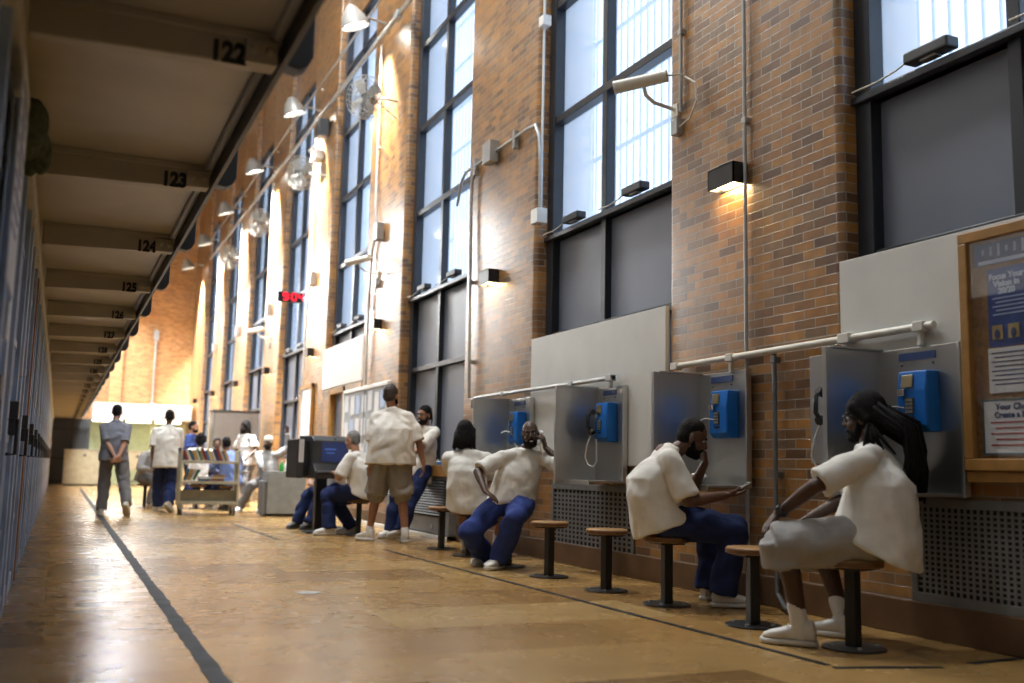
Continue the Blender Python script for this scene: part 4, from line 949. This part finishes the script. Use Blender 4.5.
# ---------------------------------------------------------------- kiosk
kk = thing('kiosk', 'charcoal terminal kiosk on a black post, dim screen facing the grey haired man', 'kiosk', (3.27, 13.45, 0), 0)
MB().bb(-.075, .075, -.07, .07, .02, .74).build('post', M['blackpaint'], kk, bevel=.008)
MB().bb(-.2, .2, -.2, .2, 0, .02).build('base_plate', M['blackpaint'], kk, bevel=.004)
KR = Matrix.Rotation(.22, 3, 'Z')
def kx(x, y, z): return KR @ V((x, y, z))
m = MB(); pr = [(-.3, .72), (-.3, .82), (-.24, .92), (-.24, 1.22), (-.16, 1.29), (.22, 1.29), (.22, .72)]
m.add([kx(x, y, z) for x in (-.24, .28) for y, z in pr], [tuple(range(7)), tuple(range(7, 14))] + [(q, (q+1) % 7, 7+(q+1) % 7, 7+q) for q in range(7)]); hs_ = m.build('housing', M['darkgrey'], kk, bevel=.015)
MB().box(kx(.06, -.243, 1.07), (.37, .012, .26), rot=KR).build('screen', M['screen'], kk, bevel=.003)
m = MB(); m.box(kx(.0, -.245, 1.11), (.16, .016, .02), rot=KR); m.box(kx(.0, -.245, 1.06), (.12, .016, .014), rot=KR); m.build('screen_text', emissive('blue screen text', (.05, .12, .4), .5), kk)
MB().box(kx(.02, -.31, .81), (.48, .03, .03), rot=KR).build('hand_rail', M['grille'], kk, bevel=.006)
MB().cyl(kx(.06, -.246, 1.245), kx(.06, -.252, 1.245), .012).build('webcam', M['blackplastic'], kk)
sd = MB().box(kx(-.36, .06, .98), (.1, .36, .52), rot=KR).build('rear_terminal', M['darkgrey'], kk, bevel=.02)
MB().box(kx(-.285, .02, .98), (.06, .3, .46), rot=KR).build('neck_joint', M['blackplastic'], kk)
MB().box(kx(-.36, -.125, 1.08), (.07, .006, .3), rot=KR).build('side_notice', M['paper'], sd)
# ---------------------------------------------------------------- book cart and books
cx, cy = 2.43, 18.2
ct = thing('book_cart', 'putty coloured steel book cart parked in the middle of the hall', 'book cart', (cx, cy, 0))
for x in (-.5, .47): MB().bb(x, x+.035, -.22, .22, .16, 1.12).build('side_panel', M['carttan'], ct, bevel=.008)
for z, rx in ((.2, 0), (.55, 0), (.9, 0)):
    m = MB().bb(-.47, .47, -.2, .2, z, z+.025); m.bb(-.47, .47, -.215, -.2, z-.02, z+.03); m.build('shelf', M['carttan'], ct, bevel=.004)
MB().bb(-.47, .47, .0, .02, .22, .42).build('back_panel', M['carttan'], ct)
for x in (-.44, .44):
    for y in (-.17, .17):
        c = MB().cyl((x-.018, y, .06), (x+.018, y, .06), .06, seg=18).build('caster', M['blackplastic'], ct); MB().bb(x-.03, x+.03, y-.025, y+.025, .09, .17).build('fork', M['galv'], c)
BC = [(.45, .42, .36), (.03, .05, .12), (.3, .04, .03), (.55, .5, .4), (.04, .12, .2), (.5, .3, .06), (.6, .58, .55), (.05, .2, .08), (.35, .2, .1), (.2, .04, .05), (.1, .2, .4), (.6, .45, .2)]
BN = ['cream', 'navy', 'red', 'ivory', 'teal', 'orange', 'white', 'green', 'brown', 'maroon', 'blue', 'yellow']
BM = [simple('%s book cover' % n, c, .5) for n, c in zip(BN, BC)]
def book(x, y, z, t, w, h, lean, i, label, grp, flat=False):
    o = thing('book', label, 'book', (x, y, z), 0, grp); k = i % 12
    MB().bb(-t/2, -t/2+.003, -w/2, w/2, 0, h).bb(t/2-.003, t/2, -w/2, w/2, 0, h).bb(-t/2, t/2, -w/2, -w/2+.004, 0, h).build('cover', BM[k], o)
    MB().bb(-t/2+.003, t/2-.003, -w/2+.004, w/2-.005, .004, h-.004).build('pages', M['paper'], o)
    o.rotation_euler = (0, PI/2, 0) if flat else (0, lean, 0)
    return o
x = -.43; i = 0
while x < .36:
    t = R.uniform(.022, .045); h = R.uniform(.17, .23)
    i += 1; book(cx+x, cy-.08, .928 + (t/2)*.35, t, .15, h, -.38, i, '%s book leaning in the top row of the cart, %d%s from its left end' % (BN[i % 12], i, {1: 'st', 2: 'nd', 3: 'rd'}.get(i if i < 20 else i % 10, 'th')), 'books leaning on the cart top shelf'); x += t*1.22 + .004
for j, (dx, ln) in enumerate(((-.4, .3), (-.35, .36), (-.3, .42), (-.25, .46))):
    book(cx+dx+.0, cy-.06, .582+.01, .035, .15, .2, ln, j+4, '%s book leaning on the middle shelf of the cart, %s' % (BN[(j+4) % 12], ('leftmost', 'second from left', 'third from left', 'fourth from left')[j]), 'books on the cart middle shelf')
for j, (dx, dz, kk_) in enumerate(((-.08, 0, 1), (-.07, .04, 6), (.14, 0, 9), (.15, .04, 11), (.16, .08, 8))):
    book(cx+dx-.1, cy-.06, .578+.018+dz, .035, .15, .21, 0, kk_, '%s book lying flat on the middle shelf of the cart, %s' % (BN[kk_], ('bottom of the left stack', 'top of the left stack', 'bottom of the right stack', 'middle of the right stack', 'top of the right stack')[j]), 'books lying on the cart middle shelf', True)
# ---------------------------------------------------------------- grey chest, bottles, steel cabinet, table
ch = thing('metal_chest', 'grey metal chest on the floor between the book cart and the kiosk', 'chest', (3.62, 17.75, 0), .0)
MB().bb(-.28, .38, -.22, .25, .04, .74).build('body', M['stone'], ch, bevel=.012); MB().bb(-.28, .38, -.22, .25, .74, .77).build('lid', M['stone'], ch, bevel=.008)
MB().bb(-.26, .36, -.2, .23, 0, .04).build('plinth', M['dark'], ch); MB().bb(-.36, -.28, -.15, .2, .02, .6).build('side_box', M['grille'], ch, bevel=.01)
for dx, mm, lb, hh in ((.0, 'bottlegreen', 'green', .17), (.08, 'whiteplastic', 'white', .2), (.16, 'bottlegreen', 'dark green', .13), (.25, 'bottleyellow', 'yellow green', .13)):
    o = thing('bottle', '%s plastic bottle standing on the grey metal chest' % lb, 'bottle', (3.62+dx, 17.8, .77), 0, 'bottles on the chest')
    MB().lathe((0, 0, 0), [(.001, 0), (.034, 0), (.036, .01), (.036, hh*.65), (.014, hh*.85), (.014, hh)], 18).build('body', M[mm], o, smooth=True); MB().cyl((0, 0, hh), (0, 0, hh+.02), .017).build('cap', M['whiteplastic'], o)
cb = thing('steel_cabinet', 'tall stainless steel cabinet behind the standing man with shoulder length locks', 'cabinet', (3.83, 24.4, 0))
MB().bb(-.52, .52, -.0, .6, 0, 2.1).build('body', M['steel'], cb, bevel=.01); MB().bb(-.55, .55, -.03, .63, 2.1, 2.14).build('top', M['darkgrey'], cb); MB().bb(-.49, .49, -.02, 0, .1, 2.04).build('door', M['steel'], cb, bevel=.006); MB().cyl((.42, -.05, 1.0), (.42, -.05, 1.3), .012).build('handle', M['chrome'], cb)
tb = thing('round_table', 'round grey table among the seated men behind the book cart', 'table', (3.1, 20.45, 0))
MB().lathe((0, 0, .71), [(.001, 0), (.42, 0), (.43, .01), (.43, .03), (.42, .035), (.001, .035)], 32).build('tabletop', M['grille'], tb, smooth=True); MB().cyl((0, 0, 0), (0, 0, .71), .05).build('pedestal', M['blackpaint'], tb)
# tissue in the booth of the man with the device
m = MB()
for q in range(16): m.ell((R.uniform(-.05, .05), R.uniform(-.05, .05), R.uniform(.02, .07)), (R.uniform(.02, .045), R.uniform(.02, .045), R.uniform(.015, .035)))
o = m.build('crumpled_tissue', M['tissue'], None, smooth=True); finish(o, [('REMESH', dict(mode='VOXEL', voxel_size=.007)), ('DISPLACE', dict(texture=CL, strength=.02))]); o.location = (4.32, 6.22, .82); tag(o, 'crumpled white tissue on the booth shelf by the man with the device', 'tissue')
# ---------------------------------------------------------------- the people in the hall
A = .09
def locks_back(H_pts): return H_pts
# near man with dreadlocks
hc = V((4.12, 4.3, 1.235)); fd = V((-.5, .86, -.1)); lk = []
rr = random.Random(3); f_ = fd.normalized(); l_ = V((0, 0, 1)).cross(f_).normalized(); bk = -f_
for i in range(84):
    a = rr.uniform(-1, 1); c0 = hc + bk*rr.uniform(.05, .1) + l_*(a*.075) + V((0, 0, rr.uniform(-.05, .06)))
    ln = rr.uniform(.36, .56); tip = hc + bk*rr.uniform(.15, .2) + V((.13, .0, 0)) + l_*(a*.19+.02) + V((0, 0, -ln+.06)); mid = (c0+tip)/2 + bk*.06 + V((.03, 0, .03))
    lk.append(([c0, mid + V((0, 0, .05)), (mid+tip)/2 + bk*.02, tip], [.017, .0165, .014, .007]))
for i in range(9):
    a = .6+.1*i; c0 = hc + bk*.05 + l_*.075 + V((0, 0, -.03)); tip = hc + bk*(.05+.018*i) + l_*(.19-.012*i) + V((0, 0, -.2-.03*(i*7 % 5)))
    lk.append(([c0, (c0+tip)/2 + l_*.02, tip], [.011, .010, .005]))
p1, j1 = person('person with long dreadlocks in white t-shirt and grey shorts on the nearest stool', dict(
    f=(-.6, .8), pel=(4.03, 4.17, .57), neck=(4.10, 4.24, 1.06), head=tuple(hc), face=tuple(fd), skin='deep', big=1.2, bulge=.05, s=1.03, sw=.2,
    handL=(3.59, 4.4, .69), poleL=(-.5, -.6, .2), hL=dict(d=(-.5, .35, -.75), n=(.55, -.1, -.55), curl=.45), handR=(4.0, 4.62, .66), poleR=(.8, .2, 0), hR=dict(d=(-.3, .8, -.4), n=(0, 0, -1)),
    footL=(3.68, 4.33, A), kneeL=(-.75, .45, .5), toeL=(-.62, .78, 0), footR=(4.1, 4.46, A), kneeR=(0, .9, .4), toeR=(-.45, .9, 0),
    shorts=True, pants='lightgrey', pw=1.18, hair='dreads', locks=lk, beard=True, glasses=True, vox=.006, laces=True, sockh=.12, hemdrop=.28, baggy=1.05, sleeve=.9))
w = MB(); e0, w0 = j1['el']['L'], j1['wr']['L']; d_ = (w0-e0).normalized(); a_, b_, _ = basis(d_); c_ = w0 - d_*.035
m = MB(); m.rings([[c_ + d_*h + a_*(r_*math.cos(t)) + b_*(r_*math.sin(t)) for t in (2*PI*i/18 for i in range(18))] for r_, h in ((.033, -.012), (.038, -.012), (.038, .012), (.033, .012))])
o = m.build('wristwatch', M['blackplastic'], None); tag(o, 'black watch on the left wrist of the man with dreadlocks', 'watch'); MB().cyl(c_ + a_*.034, c_ + a_*.045, .018).build('watch_face', M['darkgrey'], o)
# man looking down at a small device
p2, j2 = person('person in white t-shirt and dark jeans bent over a small device, hand at the mouth', dict(
    f=(.86, -.5), pel=(3.89, 5.93, .575), neck=(3.88, 5.9, 1.06), head=(4.03, 5.84, 1.15), face=(.86, -.42, -.42), hup=(.4, -.2, .9), skin='brown', big=1.22, bulge=.11, s=1.03, sw=.2,
    handR=(4.12, 5.58, .76), poleR=(-.3, -.2, -1), hR=dict(d=(.85, -.35, .1), n=(-.1, .2, 1), curl=.5), handL=(4.19, 5.92, .97), poleL=(.3, .3, -1), hL=dict(d=(-.2, -.1, .9), n=(-.8, .1, .1), curl=.9),
    footR=(4.19, 5.71, A), kneeR=(.8, -.4, .5), toeR=(.85, -.5, 0), footL=(4.34, 6.08, A), kneeL=(.9, .2, .4), toeL=(.85, .3, 0),
    pants='jean', pw=1.15, hair='buzz', beard=True, vox=.006, laces=True, hemdrop=.2, baggy=1.0, sleeve=.92))
c_ = j2['wr']['R'] + V((.11, -.045, .052)); o = MB().box((0, 0, 0), (.115, .06, .016)).build('handheld_device', M['galv'], None, bevel=.004); o.location = c_; o.rotation_euler = (-.3, -.5, -.5); tag(o, 'small silver handheld device in the hand of the bent man', 'device'); MB().box((0, 0, .008), (.06, .04, .002)).build('device_screen', M['darkgrey'], o)
# laughing man on the phone
p3, j3 = person('laughing bald person in white t-shirt and blue trousers with a white handset at the ear', dict(
    f=(-.4, -.9), lat=(.975, -.22, 0), pel=(3.9, 8.6, .575), neck=(4.01, 8.57, 1.075), head=(4.055, 8.53, 1.235), face=(-.4, -.9, -.02), hup=(-.12, .05, 1), skin='deep', s=1.0, sw=.195, big=1.1,
    handL=(4.16, 8.42, 1.11), poleL=(.5, -.1, -1), hL=dict(d=(-.25, -.05, .85), n=(-.6, .6, .1), curl=.9), handR=(3.54, 8.38, .70), poleR=(-.9, .6, .1), hR=dict(d=(.45, -.65, -.45), n=(0, 0, -1), curl=.25),
    footL=(3.7, 8.42, A), kneeL=(-.25, -1, .5), toeL=(-.8, -.6, 0), footR=(3.74, 8.8, A), kneeR=(-.6, -.7, .9), toeR=(-.8, -.5, 0),
    pants='jean', pw=1.2, hair='bald', beard=True, smile=True, vox=.006, hemdrop=.2, baggy=1.05, sleeve=.9, fold=.016))
M['bluepants'] = cloth('blue work trousers', (.03, .05, .19))
for c in p3.children:
    if c.name.startswith('trousers'): c.data.materials.clear(); c.data.materials.append(M['bluepants'])
e_ = j3['H'](-.01, .095, -.01); mth = j3['H'](.075, .06, -.09)
h = MB(); out = (e_ - j3['hc']).normalized(); h.tube([e_, e_.lerp(mth, .3) + out*.035, e_.lerp(mth, .7) + out*.04, mth + out*.01], [.017, .015, .015, .017], 10)
h.cyl(e_ - out*.01, e_ + out*.022, .03); h.cyl(mth - out*.006, mth + out*.026, .028); o = h.build('telephone_handset', M['whiteplastic'], None, smooth=True); tag(o, 'white telephone handset held to the ear of the laughing man', 'handset')
MB().tube([mth + out*.01, mth + V((.05, .02, -.1)), V((4.26, 8.75, .95)), V((4.4, 9.3, .98)), V((4.42, 9.7, 1.18))], .006, 6).build('cord', M['chrome'], o)
# black haired man from behind
person('person with chin length black hair in white t-shirt, seen from behind on a stool', dict(
    f=(.5, .87), pel=(3.93, 9.74, .575), neck=(3.9, 9.75, 1.085), head=(3.9, 9.8, 1.26), face=(.5, .87, -.15), skin='tan', s=1.0, bulge=.06, sw=.2, shodrop={'L': (0, 0, -.02), 'R': (0, 0, -.02)},
    handL=(4.1, 10.15, .78), poleL=(-.6, -.1, -.5), handR=(4.3, 9.95, .78), poleR=(.5, -.5, -.5), footL=(4.1, 10.2, A), footR=(4.35, 9.95, A), kneeL=(.3, .9, .4), kneeR=(.9, .4, .4),
    pants='khaki', shorts=True, pw=1.1, hair='bob', hemdrop=.25, baggy=1.08, fold=.014))
# standing man in shorts
person('tall person standing with back turned in white t-shirt and khaki shorts', dict(standing=True,
    f=(.4, .92), pel=(3.68, 11.66, 1.0), neck=(3.69, 11.68, 1.59), head=(3.67, 11.71, 1.76), face=(.75, .66, -.02), skin='tan', s=1.06, big=1.2, sw=.185, shodrop={'L': (0, 0, -.03), 'R': (0, 0, -.03)}, hem=-.14,
    handL=(3.44, 11.72, .83), poleL=(-.7, -.7, .1), handR=(4.06, 11.5, .9), poleR=(.7, -.7, 0), hL=dict(d=(-.1, .1, -1), n=(.7, .3, 0)), hR=dict(d=(.1, .2, -1), n=(-.7, .3, 0)),
    footL=(3.49, 11.82, A), toeL=(-.35, .7, 0), footR=(3.85, 11.52, A), toeR=(.3, .9, 0), pants='khaki', shorts=True, pw=1.22, hair='short', hairmat='brownhair', sockh=.06, baggy=1.15, sleeve=.98, beard=True, showface=True))
# man with glasses leaning on the ledge
person('bearded person in glasses with a dark ponytail leaning on the convector ledge', dict(standing=True,
    f=(-.85, -.5), pel=(4.3, 12.4, .86), neck=(4.37, 12.42, 1.42), head=(4.35, 12.4, 1.58), face=(-.9, -.5, -.03), skin='tan', s=1.0, sw=.18, hem=-.3,
    prof=((-.3, .2, .16), (-.1, .2, .165), (.12, .2, .16)) + TOPS,
    handL=(4.0, 12.1, .98), poleL=(.5, -.6, -.6), handR=(3.98, 12.4, .98), poleR=(-.2, .8, -.6), footL=(3.98, 12.1, A), footR=(3.94, 12.38, A), toeL=(-.9, -.2, 0), toeR=(-.9, -.5, 0), pants='jean', pw=1.15, hair='short', glasses=True, beard=True, smile=True, ponytail=True, sleeve=.95))
# grey haired man at the kiosk
person('grey haired person in white t-shirt and jeans sitting at the kiosk', dict(
    f=(-.7, .7), pel=(3.65, 12.78, .575), neck=(3.57, 12.82, 1.07), head=(3.53, 12.87, 1.235), face=(-.65, .75, -.1), skin='light', s=1.0, bulge=.05, sw=.19, 
    handL=(3.33, 12.92, .8), poleL=(-.2, -.8, -.5), handR=(3.5, 13.15, .8), poleR=(.2, .8, -.3), footL=(3.28, 12.9, A), footR=(3.62, 13.1, A), toeL=(-.95, .1, 0), toeR=(-.95, .1, 0), kneeR=(-.9, .3, .3),
    pants='jean', pw=1.12, hair='buzz', hairmat='greyhair', hemdrop=.3, baggy=1.08, sleeve=.92))
# second man beyond the kiosk
person('person in jeans and black shoes mostly hidden behind the kiosk', dict(
    f=(-.75, -.65), pel=(3.7, 14.42, .575), neck=(3.64, 14.36, 1.03), head=(3.6, 14.32, 1.16), skin='tan', s=.98, handL=(3.4, 13.95, .68), handR=(3.3, 14.2, .68), poleL=(.6, -.5, -.3), poleR=(-.5, .6, -.3),
    footL=(3.28, 14.02, A), footR=(3.15, 14.25, A), blackshoe=True, pants='jean', pw=1.1, hair='short', vox=.009))
# two men walking away
person('person in grey t-shirt and grey sweatpants walking away with hands clasped behind', dict(standing=True,
    f=(.1, 1), pel=(.86, 17.98, .97), neck=(.86, 18.0, 1.55), head=(.87, 18.05, 1.71), face=(.1, 1, -.08), skin='light', s=1.04, sw=.172, hem=-.14, shodrop={'L': (0, 0, -.035), 'R': (0, 0, -.035)},
    handL=(.86, 17.72, .96), poleL=(-1, -.15, .0), handR=(.92, 17.7, .95), poleR=(1, -.15, .0), hL=dict(d=(.7, -.1, -.5), n=(0, 1, .2), curl=.6), hR=dict(d=(-.7, -.1, -.5), n=(0, 1, .2), curl=.6),
    footL=(.73, 18.05, A), toeL=(-.15, 1, 0), footR=(1.09, 17.62, .19), toeR=(.25, .75, -.75), shirt='greytee', pants='greypants', pw=1.12, hair='buzz', baggy=1.08, sleeve=.95, vox=.008, showface=False))
person('person in white t-shirt and blue jeans walking away beside the book cart', dict(standing=True,
    f=(.15, 1), pel=(1.8, 19.05, .96), neck=(1.8, 19.1, 1.54), head=(1.82, 19.13, 1.71), face=(.15, 1, -.1), skin='brown', s=1.04, sw=.18, shodrop={'L': (0, 0, -.03), 'R': (0, 0, -.03)}, hem=-.3, prof=((-.3, .235, .18), (-.1, .23, .18), (.12, .215, .17)) + TOPS,
    handL=(1.56, 18.98, .84), poleL=(-.8, -.4, 0), handR=(2.0, 19.3, .85), poleR=(.8, -.4, 0), footL=(1.72, 19.3, A), footR=(1.87, 18.82, .16), toeL=(0, 1, 0), toeR=(.5, .6, -.6), pants='jean', pw=1.2, hair='buzz', baggy=1.12, sleeve=1.0 - .02, vox=.008, showface=False))
seat = dict(vox=.009, showface=True)
def seated(label, x, y, f, **k):
    f = V((*f, 0)).normalized(); l = V((-f.y, f.x, 0)); p = V((x, y, 0)); ln = k.pop('leanf', .06)
    d = dict(f=(f.x, f.y), pel=(x, y, .575), neck=tuple(p + f*ln + V((0, 0, 1.08))), head=tuple(p + f*(ln+.05) + V((0, 0, 1.25))), handL=tuple(p + f*.4 + l*.14 + V((0, 0, .74))), handR=tuple(p + f*.4 - l*.14 + V((0, 0, .74))),
             footL=tuple(p + f*.4 + l*.12 + V((0, 0, A))), footR=tuple(p + f*.36 - l*.13 + V((0, 0, A))), poleL=tuple(l*.6 - f*.3 - V((0, 0, .5))), poleR=tuple(-l*.6 - f*.3 - V((0, 0, .5))), vox=.009, hemdrop=.2)
    d.update(k); return person(label, d)
seated('person in grey clothes seated behind the walking man in white', 1.62, 20.9, (.5, -.8), shirt='hood', pants='greypants', skin='tan', leanf=.18, sleeve=1.05)
seated('person with black hair in white shirt seated with back turned behind the book cart', 2.52, 20.3, (.35, .95), skin='brown', hair='afro', neck=(2.54, 20.34, 1.16), head=(2.55, 20.4, 1.34), pel=(2.52, 20.3, .6))
seated('person in pale blue shirt seated with back turned beside the book cart', 3.04, 19.7, (-.25, .97), shirt='paleblue', skin='brown', sleeve=1.05, big=1.1, neck=(3.0, 19.76, 1.1), head=(2.95, 19.85, 1.27))
seated('person with dark hair seated across the round table from the pale blue shirt', 3.0, 21.25, (-.1, -1), skin='brown', hair='short', neck=(2.98, 21.1, 1.1), head=(2.95, 21.04, 1.27), shirt='bluetee')
seated('person in cream knit cap and grey fleece reclining with one arm behind the head', 3.68, 19.3, (-.5, -.87), shirt='hood', pants='greypants', skin='deep', sleeve=1.05, capmat='cap', hair='buzz', beard=True, leanf=-.12, big=1.1,
       handL=(4.0, 19.28, 1.47), poleL=(1, .1, .1), hL=dict(d=(0, 0, 1), n=(-.6, -.6, 0), curl=.15), handR=(3.52, 18.95, .8), poleR=(-.6, .4, -.3), neck=(3.66, 19.38, 1.13), head=(3.66, 19.36, 1.3), footL=(3.5, 18.85, A), footR=(3.15, 19.1, A))
person('person in blue shirt with short dark hair standing behind the book cart, looking right', dict(standing=True, f=(.8, -.5), pel=(2.68, 23, .95), neck=(2.68, 23, 1.5), head=(2.7, 22.98, 1.67), face=(.9, -.4, 0), skin='light', handL=(2.95, 23.15, .9), handR=(2.7, 22.6, .9), footL=(2.75, 23.12, A), footR=(2.62, 22.9, A), shirt='bluetee', pants='jean', hair='short', beard=True, vox=.009))
lk = []; hc = V((3.56, 21.5, 1.66)); rr = random.Random(5)
for i in range(30):
    a = rr.uniform(-2.2, 2.2); d = V((.85*math.cos(a)+.2, .3+.85*math.sin(a)*.8, 0)).normalized(); c0 = hc + d*.07 + V((0, 0, .04)); lk.append(([c0, hc + d*.12 + V((0, 0, -.06)), hc + d*.13 + V((0, 0, -rr.uniform(.16, .24)))], [.014, .013, .007]))
person('person with shoulder length black locks in white t-shirt standing by the steel cabinet', dict(standing=True, f=(-.85, -.5), pel=(3.66, 21.5, .94), neck=(3.6, 21.5, 1.5), head=tuple(hc), face=(-.95, -.25, -.05), skin='deep', handL=(3.6, 21.05, 1.05), poleL=(.5, -.2, -.6), handR=(3.4, 21.75, .95), poleR=(0, .6, -.3), footL=(3.62, 21.35, A), footR=(3.7, 21.65, A), pants='greypants', hair='dreads', locks=lk, vox=.009, beard=True))
